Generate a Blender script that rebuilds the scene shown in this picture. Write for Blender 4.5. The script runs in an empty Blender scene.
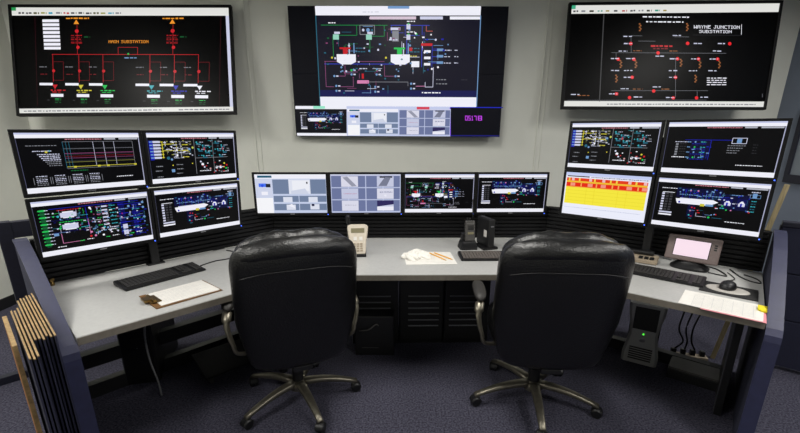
import bpy, bmesh, math, random
import numpy as np
from mathutils import Vector, Matrix
R = math.radians
rnd = random.Random(7)
scene = bpy.context.scene
col = scene.collection

# ------------------------------------------------------------------ camera
CAM_H = 1.565
cd = bpy.data.cameras.new('camera'); cam = bpy.data.objects.new('camera', cd); col.objects.link(cam)
cd.sensor_fit = 'HORIZONTAL'; cd.sensor_width = 36.0
cd.lens = 412.0/800.0*36.0
cd.shift_y = 38.5/800.0
cd.clip_start = 0.02
cam.location = (0, 0, CAM_H)
cam.rotation_mode = 'XYZ'
cam.rotation_euler = (R(90-16.6), R(-0.2), 0)
scene.camera = cam

# ------------------------------------------------------------------ world + exposure
w = bpy.data.worlds.new('world'); scene.world = w; w.use_nodes = True
w.node_tree.nodes['Background'].inputs[0].default_value = (0.9, 0.95, 1.0, 1)
w.node_tree.nodes['Background'].inputs[1].default_value = 0.02
vs = scene.view_settings
vs.view_transform = 'Standard'; vs.look = 'None'; vs.exposure = 0.0; vs.gamma = 1.0; vs.use_curve_mapping = False

# room lights: recessed ceiling panels (x, y, width, depth, watts)
CEIL = 2.95
PANELS = [(-2.95, 2.05, 0.58, 1.15, 43), (3.1, 2.05, 0.58, 1.15, 43), (0.03, 2.05, 0.58, 1.15, 34),
          (-1.9, 0.0, 0.58, 1.15, 46), (2.0, 0.0, 0.58, 1.15, 46)]
LOUVRE_SPREAD = 172
for i, (x, y, sx, sy, wt) in enumerate(PANELS):
    ld = bpy.data.lights.new('panel_light', 'AREA'); ld.shape = 'RECTANGLE'; ld.size = sx-.06; ld.size_y = sy-.06
    ld.energy = wt; ld.spread = R(LOUVRE_SPREAD); ld.color = (1.0, 0.98, 0.935)
    lo = bpy.data.objects.new('panel_light', ld); col.objects.link(lo); lo.location = (x, y, CEIL-.035)

# ------------------------------------------------------------------ materials
def lin(c):
    c = c/255.0
    return c/12.92 if c <= .04045 else ((c+.055)/1.055)**2.4
def L(r, g, b): return (lin(r), lin(g), lin(b), 1)
MATS = {}
def mat(name, rgb, rough=.5, metal=0., spec=.5, noise=0., nscale=40., bump=0., bscale=120., emit=None, coat=0., rgb2=None, stretch=None):
    m = bpy.data.materials.new(name); m.use_nodes = True; MATS[name] = m
    nt = m.node_tree; b = nt.nodes['Principled BSDF']
    b.inputs['Base Color'].default_value = L(*rgb); b.inputs['Roughness'].default_value = rough
    b.inputs['Metallic'].default_value = metal; b.inputs['Specular IOR Level'].default_value = spec
    if coat: b.inputs['Coat Weight'].default_value = coat; b.inputs['Coat Roughness'].default_value = .15
    tc = nt.nodes.new('ShaderNodeTexCoord'); src = tc.outputs['Object']
    if stretch:
        mp = nt.nodes.new('ShaderNodeMapping'); mp.inputs['Scale'].default_value = stretch
        nt.links.new(src, mp.inputs[0]); src = mp.outputs[0]
    if noise or rgb2:
        n = nt.nodes.new('ShaderNodeTexNoise'); n.inputs['Scale'].default_value = nscale; n.inputs['Detail'].default_value = 6
        nt.links.new(src, n.inputs['Vector'])
        r = nt.nodes.new('ShaderNodeValToRGB'); nt.links.new(n.outputs['Fac'], r.inputs[0])
        c2 = rgb2 or tuple(min(255, v*(1+noise)) for v in rgb)
        c1 = rgb if rgb2 else tuple(v*(1-noise) for v in rgb)
        r.color_ramp.elements[0].position = .33; r.color_ramp.elements[1].position = .67
        r.color_ramp.elements[0].color = L(*c1); r.color_ramp.elements[1].color = L(*c2)
        nt.links.new(r.outputs[0], b.inputs['Base Color'])
    if bump:
        n2 = nt.nodes.new('ShaderNodeTexNoise'); n2.inputs['Scale'].default_value = bscale; n2.inputs['Detail'].default_value = 4
        nt.links.new(src, n2.inputs['Vector'])
        bp = nt.nodes.new('ShaderNodeBump'); bp.inputs['Strength'].default_value = bump; bp.inputs['Distance'].default_value = .01
        nt.links.new(n2.outputs['Fac'], bp.inputs['Height']); nt.links.new(bp.outputs[0], b.inputs['Normal'])
    if emit:
        b.inputs['Emission Color'].default_value = L(*emit[:3]); b.inputs['Emission Strength'].default_value = emit[3]
    return m
mat('wall_paint', (224, 225, 216), .85, noise=.012, nscale=3, bump=.05, bscale=260)
mat('blue_wall_paint', (120, 129, 146), .8, noise=.02, nscale=4)
mat('ceiling_tile', (205, 205, 200), .9, noise=.05, nscale=120)
mat('carpet', (46, 45, 58), .95, spec=.1, rgb2=(94, 93, 108), nscale=95, bump=.8, bscale=240)
mat('baseboard_vinyl', (22, 22, 25), .5)
mat('trim_metal', (170, 170, 164), .5)
mat('laminate', (176, 176, 174), .42, noise=.02, nscale=60)
mat('edge_band', (112, 106, 96), .5, noise=.04, nscale=50)
mat('black_slat', (13, 13, 16), .5, spec=.3, noise=.15, nscale=12)
mat('black_panel', (12, 12, 14), .5)
mat('louver_metal', (92, 92, 98), .35, metal=.5)
mat('navy_fabric', (34, 36, 58), .85, noise=.12, nscale=180, bump=.2, bscale=300)
mat('navy_cap', (45, 47, 74), .45, noise=.05, nscale=30)
mat('navy_dark', (24, 25, 42), .6, noise=.1, nscale=60)
mat('board_edge', (150, 124, 84), .8, noise=.12, nscale=60)
mat('board_face', (34, 35, 56), .85, noise=.1, nscale=150)
mat('board_brown', (150, 98, 42), .7, noise=.15, nscale=30)
mat('leather', (9, 9, 10), .34, spec=.6, bump=.25, bscale=130, noise=.1, nscale=30)
mat('leather_seam', (30, 30, 31), .5)
mat('chair_metal', (128, 123, 110), .38, metal=.85, noise=.05, nscale=50)
mat('black_plastic', (18, 18, 20), .45, noise=.06, nscale=60)
mat('grey_plastic', (72, 70, 68), .5, noise=.05, nscale=80)
mat('arm_grey', (50, 48, 46), .55, noise=.05, nscale=80)
mat('dark_key', (46, 45, 44), .55)
mat('mid_key', (94, 88, 84), .5)
mat('monitor_bezel', (9, 9, 11), .55, spec=.25)
mat('screen_glass', (9, 9, 13), .35, spec=.15)
mat('wall_screen_glass', (5, 5, 6), .35, spec=.10)
mat('video_glass', (15, 16, 27), .45, spec=.15)
mat('silver_logo', (150, 150, 155), .3, metal=.8)
mat('blue_led', (60, 90, 255), .4, emit=(70, 110, 255, 2.2))
mat('green_led', (60, 255, 60), .4, emit=(80, 255, 60, 2.0))
mat('paper', (225, 222, 216), .8, noise=.015, nscale=30)
mat('tissue', (228, 225, 218), .9, noise=.03, nscale=25)
mat('pink_paper', (222, 140, 150), .8)
mat('ink', (186, 186, 188), .8)
mat('yellow_tab', (235, 215, 30), .6)
mat('brown_board', (112, 78, 40), .6, noise=.1, nscale=40)
mat('brass', (130, 106, 62), .3, metal=.9)
mat('pencil_orange', (226, 168, 66), .5)
mat('pencil_wood', (214, 176, 126), .7)
mat('cream_plastic', (206, 196, 180), .5, noise=.02, nscale=60)
mat('lcd_grey', (128, 122, 96), .3)
mat('taupe_plastic', (112, 98, 95), .5, noise=.04, nscale=80)
mat('tan_plastic', (160, 146, 126), .5)
mat('cable_black', (14, 14, 15), .5)
mat('cable_grey', (120, 120, 122), .5)
mat('pc_grey', (165, 165, 166), .42, metal=.2)
mat('wood_stick', (176, 160, 122), .7, noise=.1, nscale=8, stretch=(20, 20, 1))
mat('mat_black', (20, 20, 21), .8)
mat('gel_grey', (176, 172, 166), .4)
mat('frosted_pane', (128, 136, 146), .35, spec=.4)
mat('lamp_diffuser', (240, 240, 235), .6, emit=(255, 250, 238, 1.6))
def screen_mat():
    m = bpy.data.materials.new('screen_image'); m.use_nodes = True; MATS['screen_image'] = m
    nt = m.node_tree; b = nt.nodes['Principled BSDF']
    a = nt.nodes.new('ShaderNodeAttribute'); a.attribute_name = 'Col'
    b.inputs['Base Color'].default_value = (0, 0, 0, 1); b.inputs['Roughness'].default_value = .35; b.inputs['Specular IOR Level'].default_value = .2
    nt.links.new(a.outputs['Color'], b.inputs['Emission Color']); b.inputs['Emission Strength'].default_value = 0.98
screen_mat()

# ------------------------------------------------------------------ mesh helpers
def box(bm, x0, x1, y0, y1, z0, z1, M=None):
    vs_ = [bm.verts.new(Vector(p) if M is None else M @ Vector(p)) for p in
           ((x0, y0, z0), (x1, y0, z0), (x1, y1, z0), (x0, y1, z0), (x0, y0, z1), (x1, y0, z1), (x1, y1, z1), (x0, y1, z1))]
    for f in ((3, 2, 1, 0), (4, 5, 6, 7), (0, 1, 5, 4), (1, 2, 6, 5), (2, 3, 7, 6), (3, 0, 4, 7)):
        bm.faces.new([vs_[i] for i in f])
    return bm
def B(x0, x1, y0, y1, z0, z1, bev=0., seg=2, M=None):
    bm = bmesh.new(); box(bm, x0, x1, y0, y1, z0, z1)
    if bev: bmesh.ops.bevel(bm, geom=bm.edges[:], offset=bev, segments=seg, profile=.6, affect='EDGES', clamp_overlap=True)
    if M is not None: bmesh.ops.transform(bm, matrix=M, verts=bm.verts[:])
    return bm
def join(*bms):
    out = bmesh.new()
    for b in bms:
        me = bpy.data.meshes.new('t'); b.to_mesh(me); out.from_mesh(me); bpy.data.meshes.remove(me); b.free()
    return out
def prism(poly, z0, z1, bev=0., seg=2):
    """poly: list of (x, y), counter-clockwise"""
    bm = bmesh.new()
    a = [bm.verts.new((p[0], p[1], z0)) for p in poly]; b = [bm.verts.new((p[0], p[1], z1)) for p in poly]
    bm.faces.new(a[::-1]); bm.faces.new(b); n = len(poly)
    for i in range(n): bm.faces.new([a[i], a[(i+1) % n], b[(i+1) % n], b[i]])
    bmesh.ops.recalc_face_normals(bm, faces=bm.faces[:])
    if bev: bmesh.ops.bevel(bm, geom=bm.edges[:], offset=bev, segments=seg, affect='EDGES', clamp_overlap=True)
    return bm
def xf(bm, M): bmesh.ops.transform(bm, matrix=M, verts=bm.verts[:]); return bm
def tube(pts, r, n=8, rs=None, flat=None):
    """swept tube through pts; r radius or per-point rs; flat=(a,b) elliptical half axes"""
    bm = bmesh.new(); pts = [Vector(p) for p in pts]; rings = []
    up = Vector((0, 0, 1))
    for i, p in enumerate(pts):
        t = (pts[min(i+1, len(pts)-1)]-pts[max(i-1, 0)]).normalized()
        s = t.cross(up)
        if s.length < 1e-3: s = t.cross(Vector((0, 1, 0)))
        s.normalize(); u = s.cross(t)
        rr = rs[i] if rs else r
        a, b = (flat[0]*rr, flat[1]*rr) if flat else (rr, rr)
        rings.append([bm.verts.new(p+s*math.cos(2*math.pi*k/n)*a+u*math.sin(2*math.pi*k/n)*b) for k in range(n)])
    for i in range(len(rings)-1):
        for k in range(n):
            bm.faces.new([rings[i][k], rings[i][(k+1) % n], rings[i+1][(k+1) % n], rings[i+1][k]])
    bm.faces.new(rings[0][::-1]); bm.faces.new(rings[-1])
    bmesh.ops.recalc_face_normals(bm, faces=bm.faces[:])
    return bm
def smooth_path(pts, n=6):
    """Catmull-Rom"""
    P = [Vector(p) for p in pts]; P = [P[0]*2-P[1]]+P+[P[-1]*2-P[-2]]; out = []
    for i in range(1, len(P)-2):
        for k in range(n):
            t = k/n
            out.append(.5*((2*P[i])+(P[i+1]-P[i-1])*t+(2*P[i-1]-5*P[i]+4*P[i+1]-P[i+2])*t*t+(3*P[i]-P[i-1]-3*P[i+1]+P[i+2])*t**3))
    out.append(P[-2]); return out
def loft(rings):
    bm = bmesh.new(); n = len(rings[0])
    vr = [[bm.verts.new(p) for p in r] for r in rings]
    for i in range(len(vr)-1):
        for k in range(n): bm.faces.new([vr[i][k], vr[i][(k+1) % n], vr[i+1][(k+1) % n], vr[i+1][k]])
    bm.faces.new(vr[0][::-1]); bm.faces.new(vr[-1])
    bmesh.ops.recalc_face_normals(bm, faces=bm.faces[:]); return bm
def lathe(prof, n=20):
    return loft([[(r*math.cos(2*math.pi*k/n), r*math.sin(2*math.pi*k/n), z) for k in range(n)] for r, z in prof])
def T(x, y, z): return Matrix.Translation((x, y, z))
def RZ(a): return Matrix.Rotation(R(a), 4, 'Z')
def RX(a): return Matrix.Rotation(R(a), 4, 'X')
def RY(a): return Matrix.Rotation(R(a), 4, 'Y')
def obj(name, bm, m, parent=None, loc=(0, 0, 0), rz=0., smooth=False):
    me = bpy.data.meshes.new(name); bm.to_mesh(me); bm.free()
    me.materials.append(MATS[m])
    if smooth:
        for p in me.polygons: p.use_smooth = True
    o = bpy.data.objects.new(name, me); col.objects.link(o)
    o.location = loc; o.rotation_euler = (0, 0, R(rz)); o.parent = parent
    return o
def smooth_by_angle(o, ang=40):
    me = o.data
    for p in me.polygons: p.use_smooth = True
    try: me.set_sharp_from_angle(angle=R(ang))
    except Exception: pass
    return o
def tag(o, label, cat, group=None):
    o['label'] = label; o['category'] = cat
    if group: o['group'] = group
    return o
def thing(name, label, cat, loc=(0, 0, 0), rz=0., group=None):
    o = bpy.data.objects.new(name, None); col.objects.link(o); o.empty_display_size = .1
    o.location = loc; o.rotation_euler = (0, 0, R(rz)); return tag(o, label, cat, group)
def struct(name, bm, m, parent=None, loc=(0, 0, 0), rz=0.):
    o = obj(name, bm, m, parent, loc, rz)
    if parent is None: o['kind'] = 'structure'
    return o
def copy_tree(o, parent=None):
    c = o.copy(); col.objects.link(c); c.parent = parent
    for ch in list(o.children): copy_tree(ch, c)
    return c

# ------------------------------------------------------------------ the room shell
XL, XR, YF = -3.62, 3.86, -2.6
def wall_y(x): return 4.33+.03*x
struct('floor', B(XL-.1, XR+.1, YF-.1, 4.7, -.08, 0), 'carpet')
struct('ceiling', B(XL-.1, XR+.1, YF-.1, 4.7, CEIL, CEIL+.08), 'ceiling_tile')
struct('wall_back', prism([(XL-.1, wall_y(XL-.1)), (XR+.1, wall_y(XR+.1)), (XR+.1, 4.7), (XL-.1, 4.7)], 0, CEIL), 'wall_paint')
struct('wall_left', B(XL-.1, XL, YF, 4.7, 0, CEIL), 'wall_paint')
struct('wall_right', B(XR, XR+.1, YF, 4.7, 0, CEIL), 'blue_wall_paint')
struct('wall_front', B(XL-.1, XR+.1, YF-.1, YF, 0, CEIL), 'wall_paint')
struct('baseboard_left', B(XL, XL+.012, YF, wall_y(XL)-.012, 0, .1, .003), 'baseboard_vinyl')
struct('baseboard_right', B(XR-.012, XR, YF, wall_y(XR)-.012, 0, .1, .003), 'baseboard_vinyl')
struct('baseboard_back', prism([(XL, wall_y(XL)-.012), (XR, wall_y(XR)-.012), (XR, wall_y(XR)), (XL, wall_y(XL))], 0, .1), 'baseboard_vinyl')
for i, x in enumerate((-1.42, 1.42)):       # the two vertical joint strips of the wall panels
    t_ = struct('trim_%d' % (i+1), join(B(-.034, -.020, -.010, 0, .1, CEIL, .003), B(.020, .026, -.006, 0, .1, CEIL, .002)), 'wall_paint', loc=(x, wall_y(x), 0), rz=math.degrees(math.atan(.03)))
# interior window with a dark frame on the right wall, just past the corner
wf = struct('window_1', join(B(XR-.03, XR, 2.5, 4.17, 1.72, 1.80, .004), B(XR-.03, XR, 2.5, 4.17, 1.10, 1.18, .004),
                             B(XR-.03, XR, 4.12, 4.17, 1.18, 1.72), B(XR-.03, XR, 2.5, 2.55, 1.18, 1.72)), 'navy_dark')
obj('window_pane', B(XR-.015, XR-.006, 2.55, 4.12, 1.18, 1.72), 'frosted_pane', wf)

# ------------------------------------------------------------------ display images
FONT = {'A': '01110 10001 10001 11111 10001 10001 10001', 'B': '11110 10001 11110 10001 10001 10001 11110', 'C': '01111 10000 10000 10000 10000 10000 01111',
 'E': '11111 10000 11110 10000 10000 10000 11111', 'F': '11111 10000 11110 10000 10000 10000 10000', 'I': '111 010 010 010 010 010 111', 'J': '00111 00010 00010 00010 00010 10010 01100', 'M': '10001 11011 10101 10101 10001 10001 10001',
 'N': '10001 11001 10101 10011 10001 10001 10001', 'O': '01110 10001 10001 10001 10001 10001 01110', 'S': '01111 10000 01110 00001 00001 00001 11110', 'T': '11111 00100 00100 00100 00100 00100 00100',
 'U': '10001 10001 10001 10001 10001 10001 01110', 'W': '10001 10001 10001 10101 10101 11011 10001', 'Y': '10001 01010 00100 00100 00100 00100 00100', ' ': '000',
 '0': '11111 10001 10001 10001 10001 10001 11111', '1': '00100 01100 00100 00100 00100 00100 01110', '5': '11111 10000 10000 11111 00001 00001 11111', '7': '11111 00001 00001 00001 00001 00001 00001', '8': '11111 10001 10001 11111 10001 10001 11111', ':': '0 0 1 0 1 0 0'}
C_ = dict(white=(240, 240, 250), pale=(206, 208, 232), grey=(130, 132, 140), dim=(60, 60, 66), red=(196, 30, 40), dred=(120, 22, 32), orange=(236, 148, 44), yellow=(206, 196, 60),
          green=(36, 190, 84), dgreen=(20, 96, 50), cyan=(56, 168, 180), teal=(38, 100, 122), blue=(26, 34, 176), dblue=(9, 11, 84), sky=(112, 152, 200), pink=(214, 130, 178), purple=(200, 70, 240),
          mauve=(132, 66, 110), camgrey=(120, 134, 166), caml=(206, 212, 234), black=(8, 8, 12), brown=(150, 92, 50))
class Img:
    """quads on the panel; u to the right, v down, both 0..1; lay = stacking order"""
    def __init__(s, W, H): s.W, s.H, s.v, s.f, s.c = W, H, [], [], []; s.win = (0, 0, 1, 1); s.base = 0; s.map = None
    def window(s, a, b, c, d, base=0): s.win = (a, b, c, d); s.base = base
    def poly(s, pts, c, lay=1):
        if isinstance(c, str): c = C_[c]
        a, b, c2, d2 = s.win; k = len(s.v)
        for u, v in pts:
            if s.map: u, v = s.map(u, v)
            u = a+(c2-a)*u; v = b+(d2-b)*v
            s.v.append(((u-.5)*s.W, -.0004*(lay+s.base), (.5-v)*s.H))
        s.f.append(list(range(k, k+len(pts)))[::-1]); s.c.append(L(*c))
    def rect(s, a, b, c, d, colr, lay=1): s.poly([(a, b), (c, b), (c, d), (a, d)], colr, lay)
    def asp(s):
        if s.map: return 1.
        a, b, c, d = s.win; return (s.W*(c-a))/(s.H*(d-b))
    def h(s, u0, u1, v, colr, w=.008, lay=2):
        w *= .42 if s.map else .7; s.rect(u0, v-w/2, u1, v+w/2, colr, lay)
    def vl(s, u, v0, v1, colr, w=.008, lay=2):
        w *= (.42 if s.map else .7)/s.asp(); s.rect(u-w/2, v0, u+w/2, v1, colr, lay)
    def path(s, pts, colr, w=.008, lay=2):
        for (a, b), (c, d) in zip(pts, pts[1:]):
            if abs(b-d) < 1e-6: s.h(min(a, c), max(a, c), b, colr, w, lay)
            else: s.vl(a, min(b, d), max(b, d), colr, w, lay)
    def dot(s, u, v, r, colr, lay=3, n=10):
        r *= .78 if s.map else .66; s.poly([(u+r/s.asp()*math.cos(2*math.pi*k/n), v+r*math.sin(2*math.pi*k/n)) for k in range(n)], colr, lay)
    def tri(s, u, v, r, colr, up=True, lay=3):
        q = -1 if up else 1; a = s.asp(); s.poly([(u-r/a, v-q*r*.6), (u+r/a, v-q*r*.6), (u, v+q*r)] if not up else [(u-r/a, v+r*.6), (u, v-r), (u+r/a, v+r*.6)], colr, lay)
    def words(s, u0, u1, v, hgt, colr, lay=3, seed=0):
        hgt *= .72
        r = random.Random(int(u0*977+v*7919)+seed); u = u0
        while u < u1-.002:
            q = 700. if s.map else 1.; wd = min(q*r.uniform(.008, .022), u1-u); s.rect(u, v-hgt/2*r.uniform(.6, 1), u+wd, v+hgt/2*r.uniform(.6, 1), colr, lay); u += wd+q*r.uniform(.003, .007)
    def text(s, txt, u0, u1, v, hgt, colr, lay=4):
        cols = sum(len(FONT[ch].split()[0])+1 for ch in txt)-1; px = (u1-u0)/cols; py = hgt/7; u = u0
        for ch in txt:
            rows = FONT[ch].split(); n = len(rows[0])
            if ch != ' ':
                for j, row in enumerate(rows):
                    for i, b in enumerate(row):
                        if b == '1': s.rect(u+i*px, v-hgt/2+j*py, u+(i+1.05)*px, v-hgt/2+(j+1.05)*py, colr, lay)
            u += (n+1)*px
    def build(s, parent, name='screen_image'):
        me = bpy.data.meshes.new(name); me.from_pydata(s.v, [], s.f); at = me.color_attributes.new('Col', 'FLOAT_COLOR', 'CORNER')
        k = 0
        for f, c in zip(s.f, s.c):
            for _ in f: at.data[k].color = c; k += 1
        me.materials.append(MATS['screen_image'])
        o = bpy.data.objects.new(name, me); col.objects.link(o); o.parent = parent; return o
def chrome(im, top=.085, bot=.09, sub=True):
    im.rect(0, 0, 1, top, 'white'); im.rect(0, 1-bot, 1, 1, 'pale' if not sub else 'white')
    im.rect(0, 0, 1, .028, (196, 200, 232), 2)
    if sub:
        im.words(.36, .66, top+.022, .03, (190, 120, 132), 2); im.rect(.68, top+.006, .78, top+.034, (176, 178, 190), 2); im.rect(.81, top+.006, .985, top+.034, (176, 178, 190), 2)
    im.rect(.992, top, 1, 1-bot, (170, 172, 200), 1); im.rect(0, top, .005, 1-bot, (80, 82, 110), 1)
def specks(im, n, u0, v0, u1, v1, cols, seed, sz=(.012, .03)):
    r = random.Random(seed)
    for _ in range(n):
        u, v = r.uniform(u0, u1), r.uniform(v0, v1); k = r.random(); c = r.choice(cols); w_ = r.uniform(*sz)
        if k < .45: im.rect(u, v, u+w_, v+.016, c, 4)
        elif k < .7: im.dot(u, v, .02, c, 4)
        elif k < .85: im.h(u, min(u1, u+.06), v, c, .008, 2)
        else: im.vl(u, v, min(v1, v+.10), c, .008, 2)
def img_trend(im):
    chrome(im)
    im.words(.06, .29, .21, .018, 'grey'); im.words(.1, .24, .30, .022, 'pale'); im.dot(.2, .315, .03, 'yellow'); im.dot(.225, .30, .02, 'cyan')
    for k in range(7): im.words(.13+.012*k, .30, .355+.032*k, .024, 'pale' if k < 4 else 'grey')
    x0, x1, y0, y1 = .335, .93, .15, .60
    for x in (x0, x0+.025, x0+.05): im.vl(x, y0, y1, 'teal', .01)
    for k in range(5): im.h(x0, x1, y0+.11*k, 'dim' if k else 'grey', .008)
    for x in (.58, .67, .76): im.vl(x, y0, y1-.03, 'pale', .008)
    im.h(x0, x1, .35, 'mauve', .014); im.h(x0, x1, .40, 'dred', .012); im.h(x0, x1, .43, 'mauve', .01); im.h(x0, x1, .50, (120, 120, 60), .012); im.h(x0, x1, .27, 'grey', .006)
    im.h(x0, x1, .58, 'yellow', .012); im.vl(x1, y0, y1, 'grey', .008); im.h(x0, x1, y1+.01, 'grey')
    for x in (.40, .60, .68, .93): im.rect(x-.012, .57, x+.012, .60, 'yellow', 4)
    im.words(.36, .50, .65, .03, 'dgreen')
    for k in range(4):
        u = .065+.14*k
        for j in range(6): im.words(u+.02, u+.105, .72+.03*j, .02, 'pale' if j in (0, 2, 3) else 'grey', seed=k)
        im.path([(u, .74), (u, .86)], 'grey', .01); im.path([(u+.125, .74), (u+.125, .86)], 'grey', .01)
    im.words(.74, .89, .80, .022, 'white')
def img_panels(im):
    chrome(im)
    im.rect(.015, .15, .055, .53, 'blue', 2)
    specks(im, 60, .16, .15, .47, .52, ['pale', 'teal', 'grey', (150, 150, 70), 'white'], 11); specks(im, 36, .52, .15, .90, .50, ['teal', 'cyan', 'grey', 'dim'], 12); specks(im, 26, .53, .56, .90, .86, ['white', 'grey', 'pale', 'red', 'dim'], 13)
    for k in range(6):
        v = .175+.062*k
        im.rect(.055, v-.02, .13, v+.02, 'pale', 3); im.rect(.02, v-.012, .05, v+.012, 'sky', 3); im.h(.13, .16, v, 'yellow', .02); im.words(.26, .31, v, .03, 'pale'); im.words(.36, .43, v, .03, 'yellow' if k % 2 else 'grey')
    im.vl(.15, .17, .50, 'yellow', .018); im.path([(.15, .22), (.27, .22), (.27, .18)], 'yellow', .018); im.vl(.30, .16, .50, 'yellow', .012); im.h(.15, .43, .35, 'yellow', .016); im.vl(.345, .18, .50, 'grey', .03)
    im.dot(.20, .50, .05, 'teal'); im.dot(.235, .53, .035, 'sky'); im.dot(.30, .34, .03, 'white'); im.dot(.30, .45, .03, 'white'); im.dot(.44, .33, .04, 'sky'); im.dot(.48, .30, .035, (190, 200, 90))
    for u in (.5, .72): im.vl(u, .12, .86, 'grey', .012)
    im.h(.5, .9, .52, 'grey', .012)
    for (u, v) in ((.53, .19), (.60, .26), (.55, .34), (.63, .38), (.60, .48), (.76, .18), (.83, .26), (.78, .34), (.85, .38), (.8, .47)):
        im.dot(u, v, .026, 'cyan'); im.rect(u-.005, v+.02, u+.045, v+.05, 'teal', 3); im.words(u+.03, u+.08, v, .02, 'pale')
    for u in (.61, .84): im.rect(u, .30, u+.012, .36, 'red', 4)
    im.dot(.58, .66, .045, 'white'); im.dot(.6, .72, .03, 'pale'); im.dot(.67, .76, .03, (200, 150, 150)); im.words(.54, .68, .80, .03, 'white'); im.dot(.56, .60, .03, 'pale')
    im.dot(.75, .74, .045, 'white'); im.dot(.80, .74, .045, 'white'); im.dot(.85, .66, .03, 'yellow'); im.dot(.88, .70, .03, 'red'); im.dot(.87, .77, .03, 'green'); im.dot(.845, .74, .025, 'orange'); im.words(.83, .9, .84, .025, 'white')
    for (u, v) in ((.06, .66), (.05, .75), (.06, .87), (.28, .64), (.28, .73), (.27, .82)): im.words(u, u+.07, v, .03, 'grey')
    im.dot(.24, .65, .02, 'yellow'); im.rect(.22, .73, .255, .79, 'sky', 3); im.dot(.46, .63, .02, 'yellow')
def img_network(im):
    chrome(im)
    for k in range(11):
        v = .17+.062*k; im.rect(.04, v-.014, .095, v+.014, 'dgreen' if k % 2 else 'green', 2); im.words(.085, .12, v, .02, 'pale'); im.dot(.04, v, .014, 'green')
    im.rect(.05, .15, .085, .84, (10, 70, 40), 1)
    specks(im, 70, .13, .17, .48, .62, ['teal', 'sky', 'dgreen', 'green', 'dblue', 'pale', 'mauve'], 21); specks(im, 60, .44, .17, .70, .74, ['teal', 'sky', 'pale', 'mauve', 'white', 'dgreen'], 22); specks(im, 70, .70, .15, .95, .85, ['blue', 'dblue', 'sky', 'teal', 'pale'], 23)
    for v, c in ((.24, 'cyan'), (.46, 'green')):
        im.rect(.20, v, .33, v+.085, 'pale', 4); im.rect(.22, v-.02, .31, v+.1, 'white', 3); im.dot(.18, v+.06, .03, c); im.dot(.36, v+.03, .025, 'teal'); im.h(.12, .2, v+.05, 'teal', .012); im.words(.18, .38, v-.05, .022, 'red' if c == 'cyan' else 'green'); im.h(.12, .40, v+.13, 'dblue', .014)
        im.words(.35, .43, v+.08, .02, 'cyan')
    im.h(.12, .9, .155, 'blue', .012); im.vl(.415, .18, .55, 'blue', .012); im.path([(.18, .62), (.18, .80), (.36, .80)], 'pink', .01); im.path([(.42, .40), (.42, .64), (.36, .70)], 'pink', .01)
    for (u, v, c) in ((.45, .20, 'white'), (.43, .66, 'pink'), (.46, .74, 'pink'), (.42, .74, 'red'), (.50, .68, 'sky'), (.53, .75, 'white'), (.58, .62, 'sky'), (.60, .68, 'pale'), (.55, .60, 'cyan')):
        im.dot(u, v, .03, c)
    for k in range(6):
        v = .20+.07*k; im.rect(.55, v-.014, .60, v+.014, 'pale', 3); im.words(.62, .68, v, .025, 'cyan'); im.words(.50, .54, v, .02, 'green' if k % 2 else 'pink')
    im.path([(.60, .58), (.66, .62), ], 'white', .01); im.words(.60, .68, .62, .03, 'pale'); im.words(.58, .66, .66, .025, 'white')
    im.rect(.70, .16, .76, .80, 'dblue', 1); im.rect(.83, .22, .88, .86, 'dblue', 1)
    for k in range(7):
        v = .20+.09*k; im.words(.70, .79, v, .03, 'sky' if k % 2 else 'blue'); im.words(.83, .90, v+.03, .026, 'cyan' if k % 2 else 'blue'); im.h(.70, .94, v, 'blue', .01)
        if k in (2, 3): im.dot(.73, v, .02, 'red')
    for v in (.60, .72): im.rect(.72, v, .765, v+.09, 'pale', 4)
    for (u, v) in ((.80, .25), (.80, .42), (.94, .2), (.94, .3), (.94, .5)): im.dot(u, v, .035, 'sky')
    for u in (.32, .55, .78): im.words(u, u+.04, .80, .03, 'green'); im.words(u+.06, u+.12, .79, .022, 'white')
    im.words(.13, .20, .86, .025, 'white'); im.rect(.12, .60, .16, .65, 'sky', 3)
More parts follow.
